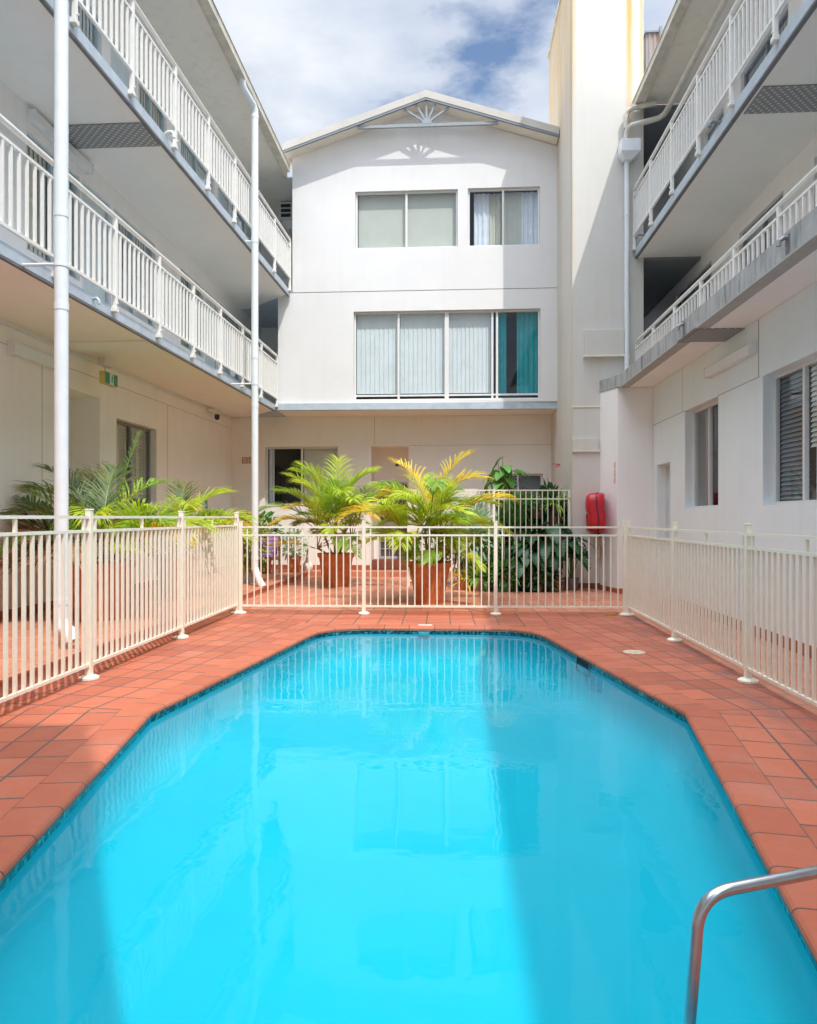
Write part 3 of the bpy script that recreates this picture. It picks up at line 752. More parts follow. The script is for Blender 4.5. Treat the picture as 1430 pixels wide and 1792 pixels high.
# first floor wall, recess and upper slab
XW = 5.03; FW = Fr((XW, 0), (0, 1), (-1, 0))
R1 = [(11.36, 13.06, 5.0, 6.44), (9.0, 10.42, 4.25, 6.46), (14.44, 16.73, 5.0, 6.46), (6.6, 8.4, 5.0, 6.44), (3.0, 4.6, 5.0, 6.44)]
w = MB(); wall(w, FW, -12, 19.5, 4.2, 6.75, R1, .15); w.build('first_floor_wall', M['wall'], rw)
for q in R1:
    if q[2] < 4.5: door(rw, FW, *q, .06, 'door_pale', 'frame_dark')
    else: window(rw, FW, *q, .06, [((q[0] + q[1]) / 2, .045)], [('vertical', q[0] + .04, q[1] - .04, 'blind_white', .115)], 'frame_dark', room=False)
w = MB(); w.face([(3.88, 19.5, 4.2), (5.03, 19.5, 4.2), (5.03, 19.5, 9.8), (3.88, 19.5, 9.8)]); w.face([(3.88, 15.0, 4.236), (5.03, 15.0, 4.236), (5.03, 19.5, 4.236), (3.88, 19.5, 4.236)]); w.box(3.885, 15.03, 9.80, 5.2, 19.5, 9.86); w.box(3.885, 15.03, 6.70, 5.03, 19.5, 6.748); w.build('corridor_end', M['corridor'], rw)
sl = MB(); sl.box(3.70, -12, 6.75, 5.4, 19.5, 6.91); us = sl.build('upper_balcony_slab', M['slab'], rw, bevel=.006)
so = MB(); so.box(3.76, -1.08, 6.742, 5.03, 15.0, 6.748); so.build('soffit', M['soffit'], us)
so = MB(); so.box(3.705, -1.08, 6.728, 3.76, 15.0, 6.748); so.build('drip_edge', M['slab_under'], us)
so = MB(); so.box(3.80, 9.12, 6.728, 5.03, 9.72, 6.741); so.build('joint_plate', M['plate'], us)
so = MB()
for y in (10.33, 14.38): so.tube([(3.74, y, 6.95), (3.66, y, 6.97), (3.60, y, 6.97), (3.575, y, 6.94), (3.57, y, 6.9)], .026, 8)
so.build('drain_spout', M['frame_dark'], us)
railing(rw, 3.675, 0, [y for y in ys if y < 15.0] + [14.96], 6.91, (1.20, 1.04, .27), bracket=True, post_bot=-.02, npick=9, out=-1)
XW2 = 5.03
R2 = [(11.2, 13.0, 7.7, 9.2), (9.2, 10.2, 6.95, 9.1), (13.8, 14.8, 6.95, 9.1), (6.6, 8.4, 7.7, 9.2), (4.2, 5.2, 6.95, 9.1), (1.0, 3.0, 7.7, 9.2)]
w = MB(); wall(w, FW, -12, 19.5, 6.91, 9.86, R2, .15); w.build('second_floor_wall', M['wall'], rw)
for q in R2:
    if q[2] < 7: door(rw, FW, *q, .06, 'door_pale', 'frame_dark')
    else: window(rw, FW, *q, .06, [((q[0] + q[1]) / 2, .045)], [('vertical', q[0] + .04, q[1] - .04, 'blind_white', .115)], 'frame_dark', room=False)
r = MB(); r.hexa([(3.80, -12, 9.86), (8.5, -12, 9.86), (8.5, 15.0, 9.86), (3.80, 15.0, 9.86)], [(3.80, -12, 9.93), (8.5, -12, 10.9), (8.5, 15.0, 10.9), (3.80, 15.0, 9.93)])
rr = r.build('roof', M['gutter'], rw)
r = MB(); r.box(3.83, -11.9, 9.845, 5.03, 14.98, 9.857); r.build('eave_lining', M['eave_lining'], rr)
r = MB(); r.box(3.655, -12, 9.76, 3.675, 15.0, 9.91); r.box(3.676, -12, 9.76, 3.80, 15.0, 9.772); r.box(3.802, -12, 9.74, 3.828, 15.0, 9.925); r.box(3.64, -12, 9.895, 3.654, 15.0, 9.912)
r.build('gutter', M['gutter'], rr)
# side walls so no light leaks
w = MB(); w.box(5.4, -12, -.2, 5.5, 19.5, 9.85); w.build('rear_wall', M['wall'], rw)

bl = thing('batten_light', 'long white batten light on the wall above the taupe-blind window', 'light fitting', (3.85, 10.4, 3.6))
b = MB(); b.box(3.80, 9.60, 3.56, 3.905, 11.2, 3.695); bo = b.build('diffuser', M['light'], bl, bevel=.015)
for a in (9.57, 11.2):
    b = MB(); b.box(3.795, a, 3.55, 3.908, a + .03, 3.705); b.build('end_cap', M['light'], bl, bevel=.005)

rv = thing('roof_vent', 'rusty corrugated metal vent housing glimpsed on the roof behind the tower', 'roof vent', (4.85, 17, 11))
b = MB()
n = 40; pts = []
for k in range(n + 1): pts.append((4.45 + .9 * k / n, 17.0 + .018 * sin(k * pi / 2.5)))
b.hexa([(x, y, 10.3) for x, y in pts] + [(5.35, 17.6, 10.3), (4.45, 17.6, 10.3)], [(x, y, 12.62) for x, y in pts] + [(5.35, 17.6, 12.62), (4.45, 17.6, 12.62)])
b.build('housing', M['rusty'], rv)
b = MB(); b.box(4.42, 16.95, 12.62, 4.72, 17.65, 12.66); b.box(4.74, 16.93, 12.4, 4.80, 17.65, 12.74); b.build('flashing', M['frame_dark'], rv)

# ------------------------------------------------------------------ left wing
lwg = thing('apartment_wing', 'white apartment wing on the left with slim blue-grey balcony edges over the palm terrace', 'building', (-5.6, 8, 0))
kG = .02
FLG = Fr((-6.0, 0), (kG, 1), (1, -kG))         # ground wall: x = -6.0 + .02 y
def XLG(y): return -6.0 + kG * y
LD = (10.45, 11.5, TZ, 3.40); LW = (12.06, 13.66, 1.7, 3.15); LX = (5.2, 6.8, 1.7, 3.15); LV = (1.6, 3.2, 1.7, 3.15)
w = MB(); wall(w, FLG, -1.1, 18.2, -.05, 4.0, [LD, LW, LX, LV], .22); w.build('ground_wall', M['wall_warm'], lwg)
w = MB(); a, b, dp_ = LD[0], LD[1], -.95
w.face([FLG.P(b, TZ, -.22), FLG.P(b, TZ, dp_), FLG.P(b, 3.4, dp_), FLG.P(b, 3.4, -.22)]); w.face([FLG.P(a, TZ, -.22), FLG.P(a, TZ, dp_), FLG.P(a, 3.4, dp_), FLG.P(a, 3.4, -.22)])
w.face([FLG.P(a, TZ, dp_), FLG.P(b, TZ, dp_), FLG.P(b, 3.4, dp_), FLG.P(a, 3.4, dp_)]); w.face([FLG.P(a, 3.4, -.22), FLG.P(b, 3.4, -.22), FLG.P(b, 3.4, dp_), FLG.P(a, 3.4, dp_)]); w.face([FLG.P(a, TZ, 0), FLG.P(b, TZ, 0), FLG.P(b, TZ, dp_), FLG.P(a, TZ, dp_)])
w.build('entry_recess', M['wall_warm'], lwg)
door(lwg, Fr(FLG.P(0, 0, dp_ + .07)[:2], (kG, 1), (1, -kG)), a + .05, b - .05, TZ + .01, 2.3, .0, 'door_pale', 'frame')
window(lwg, FLG, *LW, .12, [(12.84, .05)], [('shutter', 12.12, 12.8, 'shutter', .19), ('shutter', 12.88, 13.6, 'shutter', .19)], 'frame_dark', fw=.05)
window(lwg, FLG, *LX, .12, [(6.0, .05)], [('vertical', 5.25, 6.75, 'blind_beige', .19)], 'frame_dark')
window(lwg, FLG, *LV, .12, [(2.4, .05)], [('vertical', 1.65, 3.15, 'blind_beige', .19)], 'frame_dark')
w = MB()
for a, b in ((-1.1, LD[0]), (LD[1], 18.1)): FLG.box(w, a, TZ, 0, b, TZ + .12, .012)
w.build('skirting', M['skirt'], lwg)
w = MB()
for y in (9.88, 14.17): FLG.box(w, y, .25, 0, y + .012, 3.7, .002)
FLG.box(w, -1, 3.70, 0, 18.1, 3.708, .002); w.build('render_joints', M['groove'], lwg)
w = MB(); w.tube([FLG.P(-1, 3.93, .03), FLG.P(18.1, 3.93, .03)], .012, 6); w.tube([FLG.P(-1, 3.965, .06), FLG.P(18.1, 3.965, .06)], .008, 6); w.build('conduit', M['pvc'], lwg)
# lower balcony slab; edge converges slightly
def slab(name, xa, ka, z0, z1, xin, mat):
    m = MB(); X = lambda y: xa + ka * y
    ye = 17.05
    m.hexa([(X(-1.1), -1.1, z0), (X(ye), ye, z0), (X(ye), 20, z0), (xin, 20, z0), (xin, -1.1, z0)][::-1], [(X(-1.1), -1.1, z1), (X(ye), ye, z1), (X(ye), 20, z1), (xin, 20, z1), (xin, -1.1, z1)][::-1])
    o = m.build(name, M[mat], lwg, bevel=.006)
    s = MB()
    s.face([(X(-1.1) - .05, -1.09, z0 - .004), (X(ye) - .05, ye - .06, z0 - .004), (-5.2, ye + 1.05, z0 - .004), (-5.9, ye + 1.05, z0 - .004), (-5.95, -1.09, z0 - .004)])
    s.build('soffit', M['wall_warm' if z0 < 5 else 'soffit'], o)
    e = MB(); e.hexa([(X(-1.1) - .05, -1.09, z0 - .022), (X(-1.1) - .004, -1.09, z0 - .022), (X(ye) - .004, ye, z0 - .022), (X(ye) - .05, ye, z0 - .022)], [(X(-1.1) - .05, -1.09, z0 + .004), (X(-1.1) - .004, -1.09, z0 + .004), (X(ye) - .004, ye, z0 + .004), (X(ye) - .05, ye, z0 + .004)])
    e.build('drip_edge', M['slab_under'], o)
    return o, X
s1, X1 = slab('balcony_slab', -4.48, .0149, 4.0, 4.14, -6.2, 'slab')
s2, X2 = slab('upper_balcony_slab', -4.36, .0263, 6.75, 6.90, -6.2, 'slab')
p = MB(); p.box(-5.8, 10.15, 3.975, X1(10.4) - .06, 10.72, 3.992); p.build('joint_plate', M['soffit'], s1)
p = MB(); p.box(-5.42, 9.45, 6.728, X2(9.7) - .06, 10.05, 6.742); p.build('joint_plate', M['plate'], s2)
p = MB(); y = 10.1; p.tube([(X2(y) - .03, y, 6.92), (X2(y) + .04, y, 6.955), (X2(y) + .09, y, 6.95), (X2(y) + .11, y, 6.92), (X2(y) + .112, y, 6.87)], .026, 8); p.build('drain_spout', M['pvc'], s2)
p = MB(); y = 8.5; p.tube([(X1(y) - .03, y, 4.09), (X1(y) + .05, y, 4.10), (X1(y) + .075, y, 4.07), (X1(y) + .08, y, 4.03)], .02, 8); p.build('drain_spout', M['frame_blue'], s1)
yl = [17.0 - 1.335 * k for k in range(14)][::-1]
railing(lwg, -4.48 + .035, .0149, yl, 4.14, (1.15, .98, .14), bracket=True, post_bot=-.06, npick=9)
railing(lwg, -4.36 + .035, .0263, yl, 6.90, (1.15, .99, .24), bracket=True, post_bot=-.06, npick=9)
# first- and second-floor facades
FL1 = Fr((-5.53, 0), (.008, 1), (1, -.008))
def unit(y0, z0, items): return [(k, y0 + a, y0 + b, z0 + c, z0 + d, m) for k, a, b, c, d, m in items]
F1 = []
for y0 in (-1.6, 3.5, 8.7, 13.85):
    F1 += unit(y0, 4.14, [('w', .25, 1.55, .75, 2.28, 'blind_beige'), ('d', 1.62, 2.5, .02, 2.28, ''), ('w', 2.6, 4.2, .75, 2.28, 'blind_white')])
F1 = [q for q in F1 if q[1] > -1.0 and q[2] < 19.8]
w = MB(); wall(w, FL1, -1.1, 20, 4.14, 6.75, [q[1:5] for q in F1], .15); w.build('first_floor_wall', M['wall'], lwg)
F2 = []
for y0 in (-1.6, 3.5, 8.7, 13.85):
    F2 += unit(y0, 6.9, [('w', .25, 2.2, .35, 2.25, 'curtain_teal' if y0 in (3.5,) else 'blind_white'), ('d', 2.5, 3.4, .02, 2.25, ''), ('w', 3.5, 4.7, .75, 2.25, 'blind_beige')])
F2 = [q for q in F2 if q[1] > -1.0 and q[2] < 19.8]
w = MB(); wall(w, FL1, -1.1, 20, 6.90, 9.75, [q[1:5] for q in F2], .15); w.build('second_floor_wall', M['wall'], lwg)
for F in (F1, F2):
    for k, a, b, c, d, m in F:
        if k == 'd': door(lwg, FL1, a, b, c, d, .05)
        else: window(lwg, FL1, a, b, c, d, .05, [((a + b) / 2, .045)], [('curtain' if 'teal' in m else 'vertical', a + .04, b - .04, m, .11)], 'frame_blue', room=False)
w = MB(); w.face([(-5.6, 19.95, 4.14), (-3.8, 19.95, 4.14), (-3.8, 19.95, 9.8), (-5.6, 19.95, 9.8)]); w.build('end_wall', M['wall'], lwg)
w = MB(); w.box(-6.35, -1.1, -.2, -6.25, 20, 9.75); w.build('rear_wall', M['wall'], lwg)
# roof with eave
r = MB(); r.hexa([(-4.03, -1.1, 9.74), (-4.03, 17.4, 9.74), (-9.5, 17.4, 9.74), (-9.5, -1.1, 9.74)], [(-4.03, -1.1, 9.84), (-4.03, 17.4, 9.84), (-9.5, 17.4, 11.0), (-9.5, -1.1, 11.0)])
rr = r.build('roof', M['gutter'], lwg)
r = MB(); r.box(-5.5, -1.05, 9.722, -4.06, 17.38, 9.737); r.build('eave_lining', M['eave_lining'], rr)
r = MB(); r.box(-5.5, 17.4, 9.722, -3.86, 20, 9.737); r.build('rear_eave_lining', M['eave_lining'], rr)
r = MB(); r.box(-3.90, -1.1, 9.66, -3.885, 17.0, 9.81); r.box(-4.03, -1.1, 9.66, -3.901, 17.0, 9.672); r.box(-4.057, -1.1, 9.65, -4.031, 17.38, 9.83); r.box(-3.884, -1.1, 9.797, -3.87, 17.0, 9.812)
r.build('gutter', M['gutter'], rr)

def downpipe(label, x, y, zb, ex, ey, ez, top):
    o = thing('downpipe', label, 'drainpipe', (x, y, zb), 'white downpipes in front of the left balconies')
    p = MB(); p.tube(top + [(x, y, 9.1), (x, y, zb + .02)], .068, 16); p.build('pipe', M['pvc'], o, smooth=True)
    for z in (9.2, 6.82, 4.55, 3.6, zb + .25):
        p = MB(); p.tube([(x, y, z - .035), (x, y, z + .035)], .073, 16); p.build('collar', M['pvc'], o)
    p = MB(); p.tube([(x, y, zb + .06), (x + ex * .15, y + ey * .15, zb - .02), (x + ex * .6, y + ey * .6, ez + .10), (x + ex, y + ey, ez)], .07, 14, cap=False)
    p.build('elbow', M['pvc'], o, smooth=True)
    for z, X in ((4.02, X1), (6.77, X2)):
        p = MB(); p.tube([(X(y) - .02, y - .05, z), (x - .03, y - .02, z + .01)], .018, 8)
        p.tube([(x, y, z - .015), (x, y, z + .015)], .075, 16)
        p.build('bracket', M['pvc'], o)
    return o
top = lambda x, y: [(-3.955, y - .42, 9.70), (-3.955, y - .41, 9.60), (-3.94, y - .36, 9.52), (x - .02, y - .07, 9.40), (x, y, 9.32)]
downpipe('near white downpipe rising through the view in front of both balconies', -4.0, 7.16, .34, .15, -.05, .19, top(-4.0, 7.16))
downpipe('far white downpipe between the purple chair and the corner of the pool fence', -3.83, 13.78, .40, .19, -.1, .10, top(-3.83, 13.78))

def batten(fr, u0, u1, z0, z1, label):
    o = thing('batten_light', label, 'light fitting', fr.P((u0 + u1) / 2, z0, .06))
    b = MB(); fr.box(b, u0 + .04, z0, .004, u1 - .04, z1, .11); b.build('diffuser', M['light'], o, bevel=.012)
    for a in (u0, u1 - .04):
        b = MB(); fr.box(b, a, z0 - .008, .003, a + .04, z1 + .008, .118); b.build('end_cap', M['light'], o, bevel=.005)
batten(FLG, 9.1, 10.3, 3.58, 3.74, 'white batten light high on the ground-floor wall beside the near downpipe')
batten(FL1, 8.95, 10.45, 6.55, 6.68, 'white batten light under the upper balcony ceiling behind the near downpipe')

# exit sign hanging from the ceiling
es = thing('exit_sign', 'green and white running-man exit sign over the recessed doorway', 'sign', (-5.62, 11.1, 3.6))
FE = Fr((-5.60, 0), (.02, 1), (1, -.02))
b = MB(); FE.box(b, 10.88, 3.53, -.09, 11.30, 3.72, 0); b.build('body', M['sign_yellow'], es, bevel=.004)
for a, c in ((10.895, 11.03), (11.16, 11.285)):
    b = MB(); FE.box(b, a, 3.54, .001, c, 3.71, .006); b.build('green_panel', M['sign_green'], es)
b = MB(); FE.box(b, 11.035, 3.54, .001, 11.155, 3.71, .006); b.build('white_panel', M['sign_white'], es)
b = MB(); P = lambda u, z: FE.P(11.095 + u, 3.625 + z, .008)
b.hexa([FE.P(11.10 + .013 * cos(t), 3.685 + .013 * sin(t), .0065) for t in [2 * pi * k / 12 for k in range(12)]], [FE.P(11.10 + .013 * cos(t), 3.685 + .013 * sin(t), .009) for t in [2 * pi * k / 12 for k in range(12)]])
for p_, q_, w_ in (((.0, .042), (-.006, -.005), .024), ((-.006, -.005), (.024, -.03), .014), ((.024, -.03), (.018, -.062), .012), ((-.006, -.005), (-.018, -.038), .014), ((-.018, -.038), (-.044, -.05), .012), ((.0, .036), (.03, .012), .011), ((.0, .036), (-.032, .022), .011)):
    b.bar(P(*p_), P(*q_), .003, w_, (1, 0, 0))
b.build('running_man', M['sign_green'], es)
b = MB(); FE.box(b, 10.84, 3.80, -.1, 11.12, 3.93, .02); b.build('battery_box', M['pvc_aged'], es, bevel=.01)
b = MB(); b.tube([FE.P(10.98, 3.72, -.045), FE.P(10.98, 3.81, -.045)], .014, 8); b.build('hanger', M['pvc_aged'], es)

cm = thing('security_camera', 'small dark dome camera under the ceiling near the back left corner', 'camera', (-5.5, 16.5, 3.8))
b = MB(); b.box(-5.62, 16.3, 3.885, -5.50, 16.55, 3.94); b.tube([(-5.52, 16.5, 3.9), (-5.50, 16.55, 3.86)], .02, 8); b.build('mount', M['pvc'], cm)
b = MB(); b.lathe([(0.001, -.085), (.035, -.075), (.055, -.045), (.06, 0), (.06, .04), (.03, .05)], (-5.50, 16.57, 3.80), 16); b.build('dome', M['camera'], cm, smooth=True)

nb = thing('wall_notice', 'tall blue and white safety notice on the left wall behind the palms', 'sign', (-5.68, 16.2, 1.7))
FN = Fr((-6.0, 0), (kG, 1), (1, -kG))
b = MB(); FN.box(b, 16.03, 1.34, .003, 16.38, 2.06, .012); b.build('panel', M['sign_white'], nb)
b = MB(); FN.box(b, 16.04, 1.35, .0125, 16.37, 1.84, .015); b.build('blue_field', M['sign_blue'], nb)
b = MB()
for z in (1.46, 1.58, 1.70): FN.box(b, 16.1, z, .0155, 16.3, z + .035, .017)
FN.box(b, 16.1, 1.93, .0125, 16.3, 1.97, .015)
b.build('picture_strip', M['sign_white'], nb)

ac = thing('air_conditioner', 'boxy white air conditioner with a grille under the far left eave', 'air conditioner', (-4.3, 18.7, 9.1))
b = MB(); b.hexa([(-4.52, 18.6, 9.22), (-3.87, 18.6, 9.22), (-3.87, 19.2, 9.3), (-4.52, 19.2, 9.3)], [(-4.52, 18.6, 9.66), (-3.87, 18.6, 9.66), (-3.87, 19.2, 9.66), (-4.52, 19.2, 9.66)]); b.build('casing', M['ac'], ac, bevel=.01)
b = MB()
for i in range(2):
    for j in range(3): b.box(-4.48 + i * .31, 18.592, 9.27 + j * .125, -4.22 + i * .31, 18.598, 9.36 + j * .125)
b.build('grille', M['dark'], ac)
b = MB(); b.hexa([(-4.36, 18.7, 9.0), (-3.9, 18.7, 9.0), (-3.9, 19.2, 9.0), (-4.36, 19.2, 9.0)], [(-4.47, 18.62, 9.215), (-3.9, 18.62, 9.215), (-3.9, 19.2, 9.215), (-4.47, 19.2, 9.215)]); b.build('bracket', M['ac'], ac)

# ------------------------------------------------------------------ the block behind the viewer (its shadow lies on the near deck)
bh = thing('apartment_block', 'white apartment block across the near end of the pool court', 'building', (-2.3, -2.5, 0))
FB = Fr((0, -1.15), (-1, 0), (0, 1))
hol = [(a, a + 1.6, z, z + 1.5) for z in (1.4, 4.8, 7.6) for a in (-.7, 1.8, 4.3)]
b = MB(); wall(b, FB, -1.0, 6.4, -.1, 10.9, hol, .3); b.box(-6.4, -8, -.1, -6.2, -1.45, 10.9); b.box(.80, -8, -.1, 1.0, -1.45, 10.9); b.box(-6.2, -8, -.1, .80, -7.8, 10.9); b.build('wall', M['wall'], bh)
b = MB(); b.box(-6.5, -8.1, 10.9, 1.02, -1.13, 11.05); b.build('roof', M['gutter'], bh)
for h in hol: window(bh, FB, *h, .1, [((h[0] + h[1]) / 2, .05)], [('vertical', h[0] + .05, h[1] - .05, 'blind_white', .2)], room=False)

# ------------------------------------------------------------------ pool fences
def fence(label, pts, top, second, bot, post_top, npk, r=.011, square=False, name='pool_fence', cat='fence', plates=True, group=None, stub=True, z0=0):
    o = thing(name, label, cat, (pts[0][0], pts[0][1], z0), group)
    for k, (x, y) in enumerate(pts):
        p = MB(); p.box(x - .027, y - .027, z0 + .0, x + .027, y + .027, z0 + post_top)
        p.box(x - .031, y - .031, z0 + post_top, x + .031, y + .031, z0 + post_top + .014)
        po = p.build('post', M['fence'], o, bevel=.004)
        if plates:
            q = MB(); q.lathe([(.085, .0), (.085, .018), (.06, .032), (.04, .036)], (x, y, z0 + .003), 20); q.build('base_cover', M['fence'], po)
        if k:
            a = V3((*pts[k - 1], 0)); b = V3((x, y, 0)); d = (b - a).normalized(); L_ = (b - a).length
            q = MB(); at = lambda s, z: tuple(a + d * s + V3((0, 0, z0 + z)))
            for z in (top, second, bot): q.bar(at(.027, z), at(L_ - .027, z), .03, .026)
            n = npk[k - 1] if isinstance(npk, (list, tuple)) else npk
            for i in range(n):
                s = .1 + (L_ - .2) * i / (n - 1)
                hi = top if (stub and i in (0, n // 2, n - 1)) else second
                if not stub: hi = top
                if square: q.bar(at(s, bot), at(s, hi), r * 2, r * 2, (d.x, d.y, 0))
                else: q.tube([at(s, bot), at(s, hi)], r, 8)
            q.build('picket_panel', M['fence'], o)
    return o
fence('cream pool fence on the left, the taller of the three sides round the pool', [(-3.25, y) for y in (10.70, 8.48, 6.28, 4.08, 1.88, -.3)], 1.45, 1.325, .13, 1.51, 19, .0125, True)
fence('cream pool fence across the far end of the pool before the sunlit palms', [(-3.19, 10.70), (-1.33, 10.74), (.63, 10.79), (2.53, 10.84)], 1.30, 1.18, .12, 1.38, 17, .0105)
fence('cream pool fence on the right, running below the windows with blinds', [(2.585, y) for y in (10.84, 8.63, 6.52, 4.40, 2.28, .1)], 1.30, 1.18, .12, 1.38, 19, .0115, True)
fence('two-metre cream picket fence screening the crowded plant corner', [(-.93, 15.1), (.12, 15.14), (.85, 15.17), (2.41, 15.22)], 2.01, 1.83, .12, 2.02, [9, 6, 13], .011, False, 'garden_fence', 'fence', False, None, False)

# pool hardware
hr = thing('pool_handrail', 'bent stainless steel handrail rising from the water in the near right corner', 'handrail', (1.3, 2.0, 0))
def bez(pts, n=10):
    a, b, c = [V3(p) for p in pts]; return [a * (1 - t) ** 2 + b * 2 * t * (1 - t) + c * t * t for t in [k / n for k in range(n + 1)]]
path = [(.589, 1.869, -.49), (.60, 1.88, .16)] + bez([(.63, 1.915, .37), (.637, 1.925, .465), (.73, 1.945, .475)]) + [(1.0, 2.01, .50)] + bez([(1.3, 2.08, .525), (1.42, 2.11, .535), (1.44, 2.12, .40)]) + [(1.45, 2.12, .01)]
b = MB(); b.tube(path, .0158, 18); b.build('rail', M['steel'], hr, smooth=True)
b = MB(); b.lathe([(.045, 0), (.045, .008), (.022, .02)], (1.45, 2.12, .003), 20); b.build('flange', M['steel'], hr)
sl_ = MB(); sl_.lathe([(.118, 0), (.118, .006), (.105, .011)], (1.935, 7.87, .001), 28); sl_.lathe([(.016, 0), (.016, .004)], (1.935, 7.82, .0115), 10)

sk_ = thing('pool_skimmer', 'pool skimmer with a dark mouth in the mosaic and round buff lid', 'pool skimmer', (1.37, 7.6, -.1))
e = (V3((1.03, 9.5, 0)) - V3((1.73, 5.51, 0))).normalized(); nn = V3((e.y, -e.x, 0))
if nn.x > 0: nn = -nn
o_ = V3((1.73, 5.51, 0)) + e * 2.0
b = MB(); q0 = o_ + nn * (-.008); q1 = q0 + e * .38
b.face([(q0.x, q0.y, -.12), (q1.x, q1.y, -.12), (q1.x, q1.y, -.046), (q0.x, q0.y, -.046)]); b.build('opening', M['dark'], sk_)
b = MB()
for p_, q_ in (((q0, -.18), (q0, -.046)), ((q1, -.18), (q1, -.046)), ((q0, -.18), (q1, -.18))): b.bar((p_[0].x, p_[0].y, p_[1]), (q_[0].x, q_[0].y, q_[1]), .018, .018)
b.build('frame', M['frame_dark'], sk_); sl_.build('lid', M['lid'], sk_)
b = MB(); b.box(-.46, 9.63, .0045, -.28, 9.70, .008); tag(b.build('depth_marker', M['marker']), 'small white marker tile on the coping at the far end of the pool', 'marker tile')
b = MB(); b.box(-.45, 9.468, -.11, -.31, 9.474, -.05); tag(b.build('waterline_tile', simple('pale_aqua_tile', (.09, .36, .40), .2, .04)), 'pale blank waterline tile just below the white marker', 'tile')
b = MB(); lfp = [(2.22, 10.86), (2.30, 10.84), (2.40, 10.87), (2.45, 10.91), (2.38, 10.92), (2.28, 10.90)]
b.hexa([(x, y, .004) for x, y in lfp], [(x, y, .016 + .01 * sin(x * 30)) for x, y in lfp]); tag(b.build('fallen_leaf', M['leaf_litter']), 'curled yellow leaf lying by the far right fence corner', 'leaf')

# fire hose reel
fh = thing('fire_hose_reel', 'red vinyl-covered fire hose reel on the pier beside the plant corner', 'fire hose reel', (2.92, 14.75, 1.1))
b = MB(); ax = V3((-.99, .11, 0)).normalized(); c0 = V3((3.00, 14.66, 1.555)); sd = V3((-ax.y, ax.x, 0))
rows = []
for r_, h_ in ((.02, .0), (.35, .0), (.375, .03), (.38, .10), (.38, .24), (.37, .29), (.34, .31), (.02, .32)):
    row = []
    for k in range(36):
        t = 2 * pi * k / 36; sq = (abs(cos(t)) ** 5 + abs(sin(t)) ** 5) ** (-1 / 5) if r_ > .1 else 1
        wob = 1 + .012 * sin(5 * t + h_ * 20)
        zz = sin(t) * r_ * min(sq, 1.2) * wob
        row.append(c0 + ax * (h_ + .02 * sin(3 * t)) + sd * (cos(t) * r_ * .90 * min(sq, 1.2) * wob) + V3((0, 0, zz - (.03 if sin(t) < -.5 else 0))))
    rows.append(row)
b.grid(rows, True); b.build('vinyl_cover', M['red_vinyl'], fh, smooth=True)
b = MB(); mid = rows[3]; nx = rows[4]
b.grid([[c0 + ax * .11 + (p.lerp(q, .15) - c0 - ax * .11) * 1.012 for p, q in zip(mid, nx)], [c0 + ax * .15 + (p.lerp(q, .45) - c0 - ax * .15) * 1.012 for p, q in zip(mid, nx)]], True)
b.build('strap', simple('dark_red_strap', (.22, .006, .012), .5, .1), fh)
b = MB(); b.tube([c0 + V3((-.10, -.06, -.38)), c0 + V3((-.12, -.08, -.47)), c0 + V3((-.05, -.03, -.49))], .03, 10); b.tube([c0 + V3((-.16, -.08, -.36)), c0 + V3((-.20, -.1, -.43))], .02, 8); b.build('hose_nozzle', M['camera'], fh)
b = MB(); b.tube([c0 + V3((-.03, -.05, -.44)), c0 + V3((-.03, -.05, -.62)), c0 + V3((.0, -.04, -.66)), c0 + V3((.02, -.03, -1.58))], .022, 10); b.tube([c0 + V3((-.06, -.07, -.57)), c0 + V3((.0, -.03, -.57))], .034, 10); b.build('valve_pipe', M['pvc_aged'], fh)
b = MB(); b.box(2.90, 14.9, .62, 2.98, 14.99, .88)
tag(b.build('meter_box', M['pvc_aged'], None, bevel=.008), 'small cream meter box low on the tower corner below the hose reel', 'meter box')
# painted lettering
def lettering(body, size, mat, loc, xdir, updir, label, cat, name):
    cu = bpy.data.curves.new('t', 'FONT'); cu.body = body; cu.size = size; cu.extrude = .0015; cu.align_x = 'CENTER'; cu.align_y = 'CENTER'
    to = bpy.data.objects.new('t', cu); COL.objects.link(to)
    bpy.context.view_layer.update()
    me = bpy.data.meshes.new_from_object(to.evaluated_get(bpy.context.evaluated_depsgraph_get()))
    bpy.data.objects.remove(to)
    x = V3(xdir).normalized(); u = V3(updir).normalized(); n = x.cross(u)
    m4 = Matrix((x, u, n)).transposed().to_4x4(); m4.translation = V3(loc)
    o = bpy.data.objects.new(name, me); COL.objects.link(o); o.matrix_world = m4
    me.materials.append(mat); return tag(o, label, cat)
pn = V3((-.58, -.22, 0)).normalized(); pt = V3((.22, -.58, 0)).normalized()
lettering('FIRE HOSE REEL', .062, M['red_paint'], V3((3.19, 14.50, 2.32)) + pn * .004, (0, 0, -1), (pt.x, pt.y, 0), 'faded red vertical FIRE HOSE REEL lettering on the pier above the reel', 'lettering', 'painted_lettering')

# ------------------------------------------------------------------ plants
def pot(root, c, rt, rb, h, mat='terracotta', rim=.09, drip=True):
    b = MB(); x, y, z = c
    b.lathe([(rb * .96, 0), (rb, .02), (rt * .93, h - rim), (rt, h - rim + .004), (rt * 1.03, h - .02), (rt * 1.03, h), (rt * .94, h), (rt * .90, h - .06), (.01, h - .06)], c, 36)
    p = b.build('pot', M[mat], root, smooth=True)
    md = p.modifiers.new('Edge', 'EDGE_SPLIT'); md.split_angle = radians(35)
    s = MB(); s.lathe([(.01, 0), (rt * .89, 0)], (x, y, z + h - .055), 24); s.build('soil', M['soil'], root)
    return p

